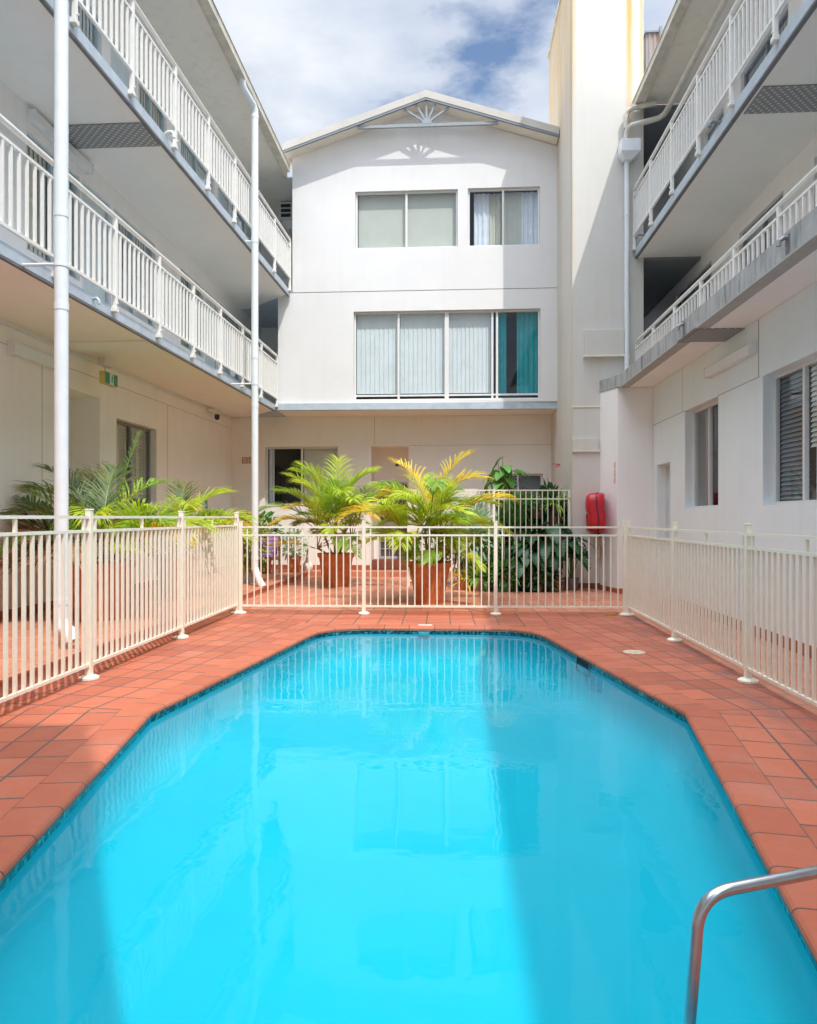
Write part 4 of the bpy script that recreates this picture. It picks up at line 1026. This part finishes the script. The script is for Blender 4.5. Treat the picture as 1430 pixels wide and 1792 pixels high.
def frond(mb, base, az, el, length, bend, nl=40, ll=.50, twist=0.0, wid=.019, start=.22, droop=1.15, rnd=random):
    """pinnate palm leaf: curved rachis with paired, V-set, drooping leaflets"""
    d = V3((cos(az) * cos(el), sin(az) * cos(el), sin(el))); p = V3(base); n = 28; pts = [p.copy()]; dirs = [d.copy()]
    side = V3((-sin(az), cos(az), 0)); e = el; a2 = az
    for i in range(n):
        f = (i / n)
        e -= bend / n * (.4 + 1.2 * f); a2 += twist / n
        d = V3((cos(a2) * cos(e), sin(a2) * cos(e), sin(e))); p = p + d * (length / n); pts.append(p.copy()); dirs.append(d)
    mb.cur = 1
    mb.tube(pts, [.013 * (1 - .8 * i / n) for i in range(n + 1)], 5, False)
    mb.cur = 0
    for k in range(nl):
        s = start + (1 - start) * (k + .5) / nl; i = min(n - 1, int(s * n)); fr = s * n - i
        q = pts[i].lerp(pts[i + 1], fr); t = dirs[i]
        prof = (sin(pi * min(1, (s - start) / (1 - start) * .86 + .14)) ** .6)
        L_ = 1.3 * ll * (.35 + .65 * prof) * rnd.uniform(.85, 1.1)
        sd0 = t.cross(V3((0, 0, 1)))
        if sd0.length < .05: sd0 = side
        sd0.normalize(); up = sd0.cross(t).normalized()
        for sg in (1, -1):
            sweep = rnd.uniform(.95, 1.6) * (1 + .5 * s); lift = rnd.uniform(.15, .95)
            dd = (sd0 * sg + t * sweep + up * lift).normalized()
            w = wid * rnd.uniform(.8, 1.15); wv = (t - dd * t.dot(dd)).normalized()
            pp = q.copy(); prev = None; rows = []
            for j in range(5):
                f = j / 4; ww = w * (.35, 1, .95, .6, .04)[j]
                rows.append((pp - wv * ww / 2, pp + wv * ww / 2))
                dd = (dd + V3((0, 0, -droop * .30 * (f + .3)))).normalized(); pp = pp + dd * (L_ / 4)
            mb.grid(rows)

def palm(name, label, c, pot_args, stems, fronds, seed, top_h=None):
    rnd = random.Random(seed)
    root = thing('potted_palm', label, 'potted palm', c, 'potted palms round the pool fence')
    pot(root, c, *pot_args)
    z = c[2] + pot_args[2] - .06
    tips = []
    for (dx, dy, lean, h) in stems:
        b = MB(); p0 = V3((c[0] + dx, c[1] + dy, z)); p1 = p0 + V3((dx * lean, dy * lean, h))
        pts = [p0.lerp(p1, k / 6) + V3((0, 0, 0)) for k in range(7)]
        b.tube(pts, [.028 - .010 * k / 6 + (.003 if k % 2 else 0) for k in range(7)], 8); b.build('stem', M['cane'], root)
        tips.append(p1)
    for (si, az, el, ln, bend, mat, kw) in fronds:
        b = MB(); frond(b, tips[si % len(tips)] + V3((0, 0, -.03)), radians(az), radians(el), ln, radians(bend), rnd=rnd, **kw)
        b.build('frond', [M[mat], M['cane'] if mat != 'palm_shaded' else M['palm_green']], root)
    return root

def ring(n, seed, els, lens, bends, mats, ns, az0=0, ll=.42, spread=25, **kw):
    rnd = random.Random(seed); out = []
    for k in range(n):
        az = az0 + 360 * k / n + rnd.uniform(-spread, spread)
        out.append((rnd.randrange(ns), az, rnd.uniform(*els), rnd.uniform(*lens), rnd.uniform(*bends), rnd.choice(mats), dict(ll=ll * rnd.uniform(.85, 1.1), twist=rnd.uniform(-.3, .3), **kw)))
    return out
ST = [(.06, .04, 1.8, .50), (-.08, .02, 2.2, .42), (.02, -.09, 1.6, .30), (-.03, .09, 1.8, .60), (.12, -.05, 1.9, .24), (-.13, -.06, 1.8, .18), (.0, .02, .5, .72)]
UP = dict(start=.36)
fr1 = ring(18, 11, (64, 86), (1.35, 1.75), (55, 95), ['palm_lime', 'palm_lime', 'palm_green'], 7, 20, .40, **UP) + ring(16, 12, (46, 70), (1.1, 1.5), (60, 105), ['palm_lime', 'palm_green', 'palm_lime', 'palm_gold'], 7, 0, .36, **UP) + ring(5, 13, (25, 45), (.8, 1.1), (50, 90), ['palm_lime', 'palm_green'], 6, 40, .3, **UP)
fr1 += [(1, 178, 56, 1.75, 92, 'palm_green', dict(ll=.40)), (0, 5, 62, 1.8, 80, 'palm_lime', dict(ll=.42)), (5, 190, 20, 1.0, 40, 'palm_gold', dict(ll=.28)), (4, -10, 22, 1.0, 35, 'palm_lime', dict(ll=.28)), (6, 95, 84, 1.55, 40, 'palm_lime', dict(ll=.42)), (6, 200, 80, 1.5, 55, 'palm_lime', dict(ll=.42)), (6, 20, 78, 1.5, 60, 'palm_lime', dict(ll=.4))]
palm('p', 'sunlit lime palm in a terracotta pot, left of the grille door', (-2.47, 15.16, 0), (.385, .27, .69), ST, fr1, 3)
fr2 = ring(18, 21, (60, 85), (1.15, 1.6), (60, 105), ['palm_lime', 'palm_gold', 'palm_lime', 'palm_green', 'palm_lime'], 7, 10, .40, **UP) + ring(17, 22, (25, 58), (.9, 1.3), (55, 100), ['palm_lime', 'palm_green', 'palm_lime'], 7, 0, .34, **UP) + ring(10, 23, (0, 34), (.55, .85), (40, 75), ['palm_lime', 'palm_green'], 6, 15, .28)
fr2 += [(1, 182, 55, 1.5, 95, 'palm_gold', dict(ll=.42)), (0, -5, 58, 1.5, 75, 'palm_gold', dict(ll=.40)), (2, 170, 35, 1.3, 80, 'palm_lime', dict(ll=.36)), (6, 20, 80, 1.45, 50, 'palm_gold', dict(ll=.4)), (6, 150, 82, 1.35, 60, 'palm_gold', dict(ll=.4))]
palm('p', 'golden-tipped palm in the larger terracotta pot, just behind the far pool fence', (-.40, 12.31, 0), (.375, .24, .69), ST, fr2, 4)
ST2 = [(.08, .04, 1.8, .22), (-.09, .02, 2.0, .20), (.02, -.10, 1.6, .12), (-.03, .10, 1.8, .26), (.14, -.05, 1.9, .10), (-.15, -.06, 1.8, .08), (.0, .02, .5, .30)]
def light_by_side(fr, rnd):
    """light put into leaf colour: sunward fronds limey, those under the balcony dark"""
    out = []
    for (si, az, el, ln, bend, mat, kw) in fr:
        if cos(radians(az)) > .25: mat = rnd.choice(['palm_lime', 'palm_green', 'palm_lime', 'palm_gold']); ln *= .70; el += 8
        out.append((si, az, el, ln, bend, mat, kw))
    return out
fr3 = light_by_side(ring(15, 31, (42, 70), (1.1, 1.5), (60, 100), ['palm_shaded', 'palm_shaded', 'palm_green'], 7, 0, .40, **UP) + ring(12, 32, (18, 45), (.9, 1.25), (40, 85), ['palm_shaded', 'palm_green', 'palm_dry'], 7, 15, .38, **UP), random.Random(5))
fr3 += [(1, 188, 40, 1.6, 62, 'palm_shaded', dict(ll=.45)), (0, 150, 50, 1.4, 60, 'palm_shaded', dict(ll=.42)), (4, 5, 62, 1.25, 95, 'palm_lime', dict(ll=.46)), (4, -25, 55, 1.1, 90, 'palm_gold', dict(ll=.42)), (1, 110, 74, 1.35, 45, 'palm_shaded', dict(ll=.40)), (2, 230, 70, 1.25, 60, 'palm_shaded', dict(ll=.4)), (6, 170, 72, 1.4, 55, 'palm_shaded', dict(ll=.42)), (6, 60, 68, 1.3, 60, 'palm_green', dict(ll=.42)), (3, 60, 76, 1.75, 14, 'palm_shaded', dict(ll=.12, nl=14, start=.66)), (6, 100, 80, 1.3, 50, 'palm_shaded', dict(ll=.42)), (0, 20, 50, 1.0, 70, 'palm_lime', dict(ll=.42)), (2, -80, 40, .9, 90, 'palm_dry', dict(ll=.36)), (2, 205, 18, 1.2, 60, 'palm_dry', dict(ll=.42)), (1, 165, 55, 1.4, 75, 'palm_shaded', dict(ll=.44))]
palm('p', 'shaded palm in the big terracotta pot behind the near downpipe', (-4.66, 9.30, TZ), (.43, .34, .74), ST2, fr3, 5)
fr4 = light_by_side(ring(15, 41, (40, 70), (1.0, 1.35), (60, 100), ['palm_green', 'palm_shaded', 'palm_shaded'], 7, 0, .38, **UP) + ring(11, 42, (18, 45), (.8, 1.15), (40, 85), ['palm_shaded', 'palm_green'], 7, 15, .36, **UP), random.Random(9))
fr4 += [(0, 0, 62, 1.2, 95, 'palm_lime', dict(ll=.45)), (4, -15, 48, 1.0, 75, 'palm_lime', dict(ll=.42)), (0, 20, 50, 1.0, 70, 'palm_gold', dict(ll=.38)), (6, 100, 74, 1.3, 50, 'palm_shaded', dict(ll=.42)), (1, 160, 66, 1.3, 60, 'palm_shaded', dict(ll=.42)), (2, 250, 64, 1.25, 70, 'palm_green', dict(ll=.42)), (6, 30, 74, 1.25, 70, 'palm_lime', dict(ll=.42)), (2, -60, 50, 1.1, 90, 'palm_lime', dict(ll=.4)), (1, 215, 55, 1.4, 75, 'palm_lime', dict(ll=.42)), (2, -110, 55, 1.3, 80, 'palm_gold', dict(ll=.4)), (6, -60, 62, 1.4, 84, 'palm_lime', dict(ll=.44))]
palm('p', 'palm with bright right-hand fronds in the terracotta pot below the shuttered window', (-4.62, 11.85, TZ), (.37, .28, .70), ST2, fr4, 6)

def blade(mb, base, d, up, L_, W_, prof, droop=.4, fold=.18, n=6):
    """one leaf: folded along the midrib, drooping to the tip"""
    d = V3(d).normalized(); up = V3(up); sd = d.cross(up)
    if sd.length < .05: sd = d.cross(V3((1, 0, 0)))
    sd.normalize(); p = V3(base); rows = []
    for k in range(n + 1):
        f = k / n; w = W_ * prof(f); u = sd.cross(d).normalized()
        rows.append((p - sd * w + u * (w * fold), p, p + sd * w + u * (w * fold)))
        d = (d + V3((0, 0, -droop / n * (1 + f)))).normalized(); p = p + d * (L_ / n)
    mb.grid(rows)
OVAL = lambda f: max(.02, sin(pi * f ** .8)) * .5
STRAP = lambda f: (.5 if f < .6 else max(.02, .5 * (1 - (f - .6) / .4) ** .7))
HEART = lambda f: max(.02, (.5 * (1 - f) ** .55 * (1 if f > .02 else .75)))
def SPLIT(f): return max(.02, (.52 * (1 - f) ** .5)) * (1 if int(f * 14 + .5) % 2 else .42)

def plant(name, label, cat, c, potargs, leaves, mat, seed, kind='bush', size=(.3, .3, .4), base_h=0.0, LW=(.12, .06), flower=None, group=None, extra=None, stems=True):
    """potted plant > pot, soil, foliage, stem, flower"""
    rnd = random.Random(seed); root = thing(name, label, cat, c, group)
    z = c[2]
    if potargs: pot(root, c, *potargs); z += potargs[2] - .05
    f = MB(); s = MB(); o = V3((c[0], c[1], z))
    for k in range(leaves):
        if kind == 'bush':
            while True:
                q = V3((rnd.uniform(-1, 1), rnd.uniform(-1, 1), rnd.uniform(-1, 1)))
                if q.length < 1 and rnd.random() < .25 + q.length * .8: break
            q = V3((q.x * size[0], q.y * size[1], q.z * size[2])) * (1 + .18 * sin(q.x * 19) * cos(q.y * 17 + q.z * 13)); ctr = o + V3((0, 0, base_h + size[2]))
            b = ctr + q; d = (q + V3((rnd.uniform(-.3, .3), rnd.uniform(-.3, .3), rnd.uniform(-.1, .4))) * .35)
            if d.length < 1e-3: d = V3((0, 0, 1))
            blade(f, b, d, V3((rnd.uniform(-.6, .6), rnd.uniform(-.6, .6), 1)), LW[0] * rnd.uniform(.6, 1.2), LW[1] * rnd.uniform(.7, 1.2), OVAL, .6, .15, 4)
            if stems and k % 9 == 0: s.tube([o + V3((rnd.uniform(-.04, .04), rnd.uniform(-.04, .04), -.02)), o.lerp(b, .5) + V3((0, 0, .05)), b], [.008, .006, .003], 5, False)
        elif kind == 'rosette':
            az = k * 2.4 + rnd.uniform(-.3, .3); el = radians(rnd.uniform(18, 78)); d = V3((cos(az) * cos(el), sin(az) * cos(el), sin(el)))
            blade(f, o + V3((d.x * .02, d.y * .02, base_h)), d, (0, 0, 1), LW[0] * rnd.uniform(.7, 1.15), LW[1], STRAP, rnd.uniform(.7, 1.6), .35, 8)
        else:   # big leaves on long stalks
            az = k * 2.4 + rnd.uniform(-.4, .4); el = radians(rnd.uniform(25, 85)); ln = rnd.uniform(.45, 1.0)
            tip = o + V3((cos(az) * cos(el) * size[0], sin(az) * cos(el) * size[1], base_h + size[2] * (.25 + .9 * sin(el)) * ln + size[2] * .2))
            s.tube([o, o.lerp(tip, .55) + V3((0, 0, .12 * size[2])), tip], [.012, .010, .006], 6, False)
            d = V3((cos(az), sin(az), rnd.uniform(-.5, .15)))
            blade(f, tip - d.normalized() * .04, d, V3((rnd.uniform(-.4, .4), rnd.uniform(-.4, .4), 1)), LW[0] * rnd.uniform(.7, 1.2), LW[1] * rnd.uniform(.8, 1.15), SPLIT if kind == 'monstera' else HEART, .9, .12, 14 if kind == 'monstera' else 7)
    f.build('foliage', M[mat], root)
    if s.v: s.build('stem', M['cane'] if mat != 'leaf_deep' else M['leaf_mid'], root)
    if flower:
        fm, pts, rad = flower; b = MB()
        for p in pts:
            ct = V3(p)
            for k in range(7):
                az = k * 2.4; d = V3((cos(az), sin(az), rnd.uniform(-.2, .8))); blade(b, ct, d, (0, 0, 1), rad, rad * .8, OVAL, .5, .2, 4)
        b.build('flower', M[fm], root)
    if extra: extra(root)
    return root
PG = 'potted plants in the corner behind the picket fence'
# in front of the picket fence
plant('potted_plant', 'dark split-leaf plant spilling over the right end of the picket fence', 'potted plant', (1.95, 14.55, -.01), (.20, .15, .30, 'terracotta', .05), 58, 'leaf_deep', 51, 'monstera', (.62, .34, .80), .0, (.46, .42), group=PG)
plant('potted_plant', 'dark split-leaf plant with a crimson bract, low in the middle of the bed', 'potted plant', (1.42, 14.45, -.01), (.18, .14, .26, 'pot_brown', .05), 44, 'leaf_deep', 52, 'heart', (.46, .32, .62), -.05, (.36, .24), flower=('flower_red', [(1.62, 14.25, .40), (1.64, 14.25, .46)], .07), group=PG)
plant('potted_plant', 'spindly plant in a dark grey pot beside the tower', 'potted plant', (2.36, 14.62, -.02), (.15, .12, .26, 'pot_grey', .04), 14, 'leaf_deep', 53, 'heart', (.25, .2, .75), .1, (.24, .15), group=PG)
plant('bromeliad', 'yellow-green bromeliad in a pale clay pot at the foot of the picket fence', 'potted plant', (.52, 14.45, 0), (.16, .13, .24, 'pot_pink', .04), 34, 'leaf_bright', 54, 'rosette', LW=(.52, .075), flower=('flower_orange', [(.50, 14.3, .52), (.60, 14.28, .47), (.44, 14.3, .4)], .06), group=PG)
plant('bromeliad', 'small golden bromeliad beside the larger terracotta palm pot', 'potted plant', (.22, 14.5, 0), (.13, .11, .18, 'terracotta', .04), 26, 'palm_gold', 55, 'rosette', LW=(.40, .06), group=PG)
plant('bromeliad', 'bronze-red bromeliad in a brown pot low behind the fence post', 'potted plant', (.95, 14.55, 0), (.14, .11, .2, 'pot_brown', .04), 26, 'leaf_red', 56, 'rosette', LW=(.42, .07), group=PG)
plant('potted_plant', 'pale grey-green feathery plant towering between the golden palm and the fence', 'potted plant', (.42, 14.8, 0), (.18, .14, .3, 'pot_pink', .05), 620, 'leaf_grey', 57, 'bush', (.40, .26, .66), .1, (.20, .06), group=PG)
plant('potted_plant', 'low dark bush hiding the pots at the front of the plant bed', 'potted plant', (1.66, 14.22, -.01), (.12, .10, .14, 'pot_brown', .03), 420, 'leaf_deep', 81, 'bush', (.36, .16, .24), -.06, (.17, .07), group=PG)
plant('potted_plant', 'low mid-green bush at the front of the bed beside the yellow-green bromeliad', 'potted plant', (1.06, 14.24, 0), (.12, .10, .14, 'pot_brown', .03), 380, 'leaf_mid', 82, 'bush', (.32, .16, .26), -.06, (.16, .065), group=PG)
plant('potted_plant', 'pale lime feathery shrub rising behind the yellow-green bromeliad', 'potted plant', (.62, 14.85, 0), (.15, .12, .24, 'pot_pink', .04), 480, 'leaf_bright', 83, 'bush', (.28, .20, .50), .05, (.18, .05), group=PG)
# behind the picket fence
plant('potted_plant', 'leafy climber with round pale leaves in front of the lattice window', 'potted plant', (1.15, 16.1, 0), (.2, .16, .34, 'terracotta', .05), 44, 'leaf_mid', 58, 'heart', (.50, .3, 1.75), .35, (.32, .28), group=PG)
plant('potted_plant', 'bright green bird-nest fern behind the middle of the picket fence', 'potted plant', (.85, 15.6, 0), (.17, .14, 1.05, 'pot_grey', .05), 46, 'leaf_bright', 59, 'rosette', LW=(.52, .085), group=PG)
plant('potted_plant', 'bushy dark shrub filling the corner against the tower', 'potted plant', (2.08, 15.75, 0), (.24, .18, .36, 'pot_brown', .05), 1300, 'leaf_deep', 60, 'bush', (.36, .34, .92), -.1, (.19, .085), group=PG)
plant('potted_plant', 'spiky green plant with one pink flower showing above the picket fence', 'potted plant', (2.16, 15.5, 0), (.16, .13, 1.72, 'pot_brown', .05), 46, 'palm_green', 61, 'rosette', LW=(.55, .045), flower=('flower_pink', [(2.20, 15.5, 2.52), (2.23, 15.48, 2.56), (2.17, 15.5, 2.57)], .06), group=PG)
plant('potted_plant', 'bronze-leaved shrub mixed with dry stems behind the palm', 'potted plant', (.25, 15.75, 0), (.2, .16, .34, 'terracotta', .05), 520, 'leaf_red', 62, 'bush', (.36, .28, .70), .0, (.18, .06), group=PG)
plant('potted_plant', 'mid-green shrub with orange blooms behind the fence', 'potted plant', (1.35, 15.55, 0), (.2, .16, .34, 'terracotta', .05), 1000, 'leaf_mid', 63, 'bush', (.44, .26, .84), -.1, (.17, .08), flower=('flower_orange', [(1.15, 15.3, 1.62), (1.22, 15.28, 1.1), (1.08, 15.3, .95)], .06), group=PG)
plant('potted_plant', 'pale variegated shrub behind the left end of the picket fence', 'potted plant', (-.35, 15.7, 0), (.2, .16, .34, 'terracotta', .05), 420, 'leaf_grey', 64, 'bush', (.30, .26, .55), .0, (.15, .06), group=PG)
hp = plant('hanging_plant', 'brown hanging pot of trailing leaves seen through the fence pickets', 'hanging plant', (1.78, 15.45, 1.42), (.17, .12, .2, 'pot_brown', .04), 170, 'leaf_mid', 65, 'bush', (.25, .2, .14), -.02, (.12, .05), group=PG)
b = MB()
for k in range(3):
    a = 2 * pi * k / 3; b.tube([(1.78 + .17 * cos(a), 15.45 + .17 * sin(a), 1.61), (1.78, 15.45, 2.0)], .004, 5)
b.tube([(1.78, 15.45, 2.0), (1.78, 15.25, 2.02), (1.78, 15.20, 2.0)], .006, 5)
b.build('hanger', M['galv'], hp)
plant('potted_plant', 'dark fern-like shrub low behind the pickets next to the tower shrub', 'potted plant', (1.62, 15.75, 0), (.2, .16, .3, 'pot_brown', .05), 1100, 'leaf_mid', 66, 'bush', (.38, .28, .86), -.15, (.19, .07), group=PG)
plant('potted_plant', 'leafy dark green shrub below the bird-nest fern', 'potted plant', (.82, 15.75, 0), (.2, .16, .3, 'pot_brown', .05), 700, 'leaf_mid', 67, 'bush', (.36, .22, .50), -.1, (.18, .075), group=PG)
plant('potted_plant', 'strappy green plant between the split-leaf plants at the foot of the pickets', 'potted plant', (1.05, 14.5, 0), (.15, .12, .2, 'pot_brown', .04), 50, 'leaf_mid', 68, 'rosette', LW=(.70, .06), group=PG)
# terrace corner by the chair
TG = 'potted plants on the terrace by the purple chair'
plant('potted_plant', 'tall yellow-green variegated shrub behind the fence corner', 'potted plant', (-4.12, 14.45, TZ), (.2, .16, .32, 'pot_blue', .05), 760, 'leaf_var', 71, 'bush', (.40, .40, .62), -.1, (.11, .065), group=TG)
plant('potted_plant', 'round fresh-green bush behind the purple chair', 'potted plant', (-4.62, 17.3, TZ), (.24, .2, .42, 'terracotta', .06), 480, 'leaf_mid', 72, 'bush', (.46, .34, .40), .22, (.14, .08), group=TG)
plant('potted_plant', 'dark leafy bush in the far left corner beside the downpipe', 'potted plant', (-5.12, 17.2, TZ), (.22, .18, .42, 'terracotta', .06), 380, 'leaf_deep', 73, 'bush', (.34, .3, .36), .3, (.13, .07), group=TG)
plant('potted_plant', 'grey-green trailing plant on the right of the purple chair', 'potted plant', (-3.86, 17.35, TZ), (.18, .14, .40, 'terracotta', .05), 360, 'leaf_grey', 74, 'bush', (.30, .26, .36), -.1, (.12, .055), flower=('flower_white', [(-3.70, 17.05, .62), (-3.62, 17.05, .52), (-3.80, 17.02, .45)], .08), group=TG)
st = thing('garden_ornament', 'small white stone swan-like ornament against the wall by the chair', 'ornament', (-3.60, 17.72, TZ))
b = MB(); b.lathe([(.10, 0), (.13, .04), (.14, .12), (.10, .2), (.05, .26), (.001, .28)], (-3.60, 17.72, TZ), 16); b.build('body', M['stone_white'], st, smooth=True)
b = MB(); b.tube([(-3.60, 17.68, TZ + .2), (-3.58, 17.62, TZ + .34), (-3.56, 17.62, TZ + .5), (-3.54, 17.58, TZ + .56), (-3.53, 17.52, TZ + .53)], [.05, .04, .035, .04, .015], 10); b.build('neck', M['stone_white'], st, smooth=True)

# purple chair
ch = thing('garden_chair', 'timber garden chair with purple quilted cushions on the terrace', 'chair', (-4.38, 16.7, TZ))
cx, cy = -4.38, 16.75; w_, dpt = .50, .46
for sx in (-1, 1):
    for sy in (-1, 1):
        b = MB(); x = cx + sx * w_ / 2; y = cy + sy * dpt / 2
        b.bar((x, y + sy * .02, TZ), (x, y, TZ + (.62 if sy < 0 else .92)), .045, .045, (0, 1, 0)); b.build('leg', M['timber'], ch)
    b = MB(); b.bar((cx + sx * w_ / 2, cy - dpt / 2 - .03, TZ + .63), (cx + sx * w_ / 2, cy + dpt / 2, TZ + .63), .05, .03); b.build('armrest', M['timber'], ch)
b = MB()
for sy in (-1, 1): b.bar((cx - w_ / 2, cy + sy * dpt / 2, TZ + .36), (cx + w_ / 2, cy + sy * dpt / 2, TZ + .36), .03, .06)
for sx in (-1, 1): b.bar((cx + sx * w_ / 2, cy - dpt / 2, TZ + .36), (cx + sx * w_ / 2, cy + dpt / 2, TZ + .36), .03, .06)
for k in range(6): b.bar((cx - w_ / 2 + .02, cy - dpt / 2 + .05 + k * .075, TZ + .39), (cx + w_ / 2 - .02, cy - dpt / 2 + .05 + k * .075, TZ + .39), .05, .02)
b.build('seat_frame', M['timber'], ch)
def quilt(o, ux, uy, w, h, t, nx, ny):
    b = MB(); ux = V3(ux); uy = V3(uy); n = ux.cross(uy).normalized(); rows = []
    NX, NY = nx * 4, ny * 4
    for j in range(NY + 1):
        row = []
        for i in range(NX + 1):
            bx_ = abs(sin(pi * i / 4)) ** .5 * abs(sin(pi * j / 4)) ** .5
            row.append(V3(o) + ux * (w * i / NX) + uy * (h * j / NY) + n * (t * (.45 + .55 * bx_) if 0 < i < NX and 0 < j < NY else 0))
        rows.append(row)
    b.grid(rows)
    b.face([V3(o), V3(o) + ux * w, V3(o) + ux * w + uy * h, V3(o) + uy * h][::-1])
    return b
quilt((cx - .23, cy - dpt / 2 - .01, TZ + .40), (1, 0, 0), (0, 1, 0), .46, .45, .08, 4, 4).build('seat_cushion', M['purple'], ch, smooth=True)
quilt((cx - .23, cy + .13, TZ + .46), (1, 0, 0), (0, .16, .98), .46, .48, .08, 3, 5).build('back_cushion', M['purple'], ch, smooth=True)

# ------------------------------------------------------------------ sky, sun, camera
SD = V3((.32, -.545, 1.0)).normalized()
el = math.asin(SD.z); az = atan2(SD.x, SD.y)
wd = bpy.data.worlds.new('World'); scene.world = wd; wd.use_nodes = True; nt = wd.node_tree
bg = nt.nodes['Background']; out = nt.nodes['World Output']
sky = N(nt, 'ShaderNodeTexSky', sky_type='NISHITA'); sky.sun_disc = False; sky.sun_elevation = el; sky.sun_rotation = az; sky.air_density = 1.0; sky.dust_density = .6; sky.ozone_density = 1.2
nt.links.new(sky.outputs[0], bg.inputs[0]); bg.inputs[1].default_value = .13
tc = N(nt, 'ShaderNodeTexCoord'); sp = N(nt, 'ShaderNodeSeparateXYZ'); nt.links.new(tc.outputs['Generated'], sp.inputs[0])
zz = N(nt, 'ShaderNodeMath', operation='MAXIMUM'); zz.inputs[1].default_value = .12; nt.links.new(sp.outputs['Z'], zz.inputs[0])
cb = N(nt, 'ShaderNodeCombineXYZ')
for k, ax_ in enumerate('XY'):
    dv = N(nt, 'ShaderNodeMath', operation='DIVIDE'); nt.links.new(sp.outputs[ax_], dv.inputs[0]); nt.links.new(zz.outputs[0], dv.inputs[1]); nt.links.new(dv.outputs[0], cb.inputs[k])
mp = N(nt, 'ShaderNodeMapping'); mp.inputs['Location'].default_value = (9.4, -3.3, .9); nt.links.new(cb.outputs[0], mp.inputs[0])
nz = N(nt, 'ShaderNodeTexNoise'); nz.inputs['Scale'].default_value = 1.7; nz.inputs['Detail'].default_value = 9; nz.inputs['Roughness'].default_value = .56; nt.links.new(mp.outputs[0], nz.inputs[0])
mask = ramp(nt, nz.outputs['Fac'], [(.34, (0, 0, 0)), (.43, (.72, .72, .72)), (.58, (1, 1, 1))])
n2 = N(nt, 'ShaderNodeTexNoise'); n2.inputs['Scale'].default_value = 3.1; n2.inputs['Detail'].default_value = 6; nt.links.new(mp.outputs[0], n2.inputs[0])
ccol = ramp(nt, n2.outputs['Fac'], [(.35, (.66, .735, .88)), (.65, (.90, .94, .99))])
bg2 = N(nt, 'ShaderNodeBackground'); nt.links.new(ccol, bg2.inputs[0])
sdn = N(nt, 'ShaderNodeVectorMath', operation='DOT_PRODUCT'); sdn.inputs[1].default_value = V3((.08, -.12, 1)).normalized(); nt.links.new(tc.outputs['Generated'], sdn.inputs[0])   # added fill: clouds brightened overhead, out of view, to light the court
glo = N(nt, 'ShaderNodeMapRange'); glo.inputs['From Min'].default_value = .6; glo.inputs['From Max'].default_value = 1; glo.inputs['To Min'].default_value = .74; glo.inputs['To Max'].default_value = 6.3
nt.links.new(sdn.outputs['Value'], glo.inputs[0]); nt.links.new(glo.outputs[0], bg2.inputs[1])
mx = N(nt, 'ShaderNodeMixShader'); nt.links.new(mask, mx.inputs[0]); nt.links.new(bg.outputs[0], mx.inputs[1]); nt.links.new(bg2.outputs[0], mx.inputs[2]); nt.links.new(mx.outputs[0], out.inputs[0])

sun = bpy.data.lights.new('sun', 'SUN'); sun.energy = 2.35; sun.angle = radians(.53); sun.color = (1, .955, .89)
so_ = bpy.data.objects.new('sun', sun); COL.objects.link(so_); so_.rotation_euler = (-SD).to_track_quat('-Z', 'Y').to_euler(); so_.location = (3, -5, 20)

cam = bpy.data.cameras.new('camera'); co = bpy.data.objects.new('camera', cam); COL.objects.link(co)
co.location = (0, 0, 1.45); co.rotation_euler = (radians(90), 0, math.atan(78 / 1265))
cam.sensor_fit = 'HORIZONTAL'; cam.sensor_width = 36; cam.lens = 36 * 1265 / 1430; cam.shift_y = 9 / 1430
cam.clip_start = .05; cam.clip_end = 2000
scene.camera = co
vs = scene.view_settings; vs.view_transform = 'Standard'; vs.look = 'None'; vs.gamma = 1; vs.exposure = .50
scene.cycles.max_bounces = 12; scene.cycles.diffuse_bounces = 10; scene.cycles.glossy_bounces = 4; scene.cycles.transparent_max_bounces = 16
scene.cycles.caustics_reflective = False; scene.cycles.caustics_refractive = False
scene.cycles.use_denoising = True
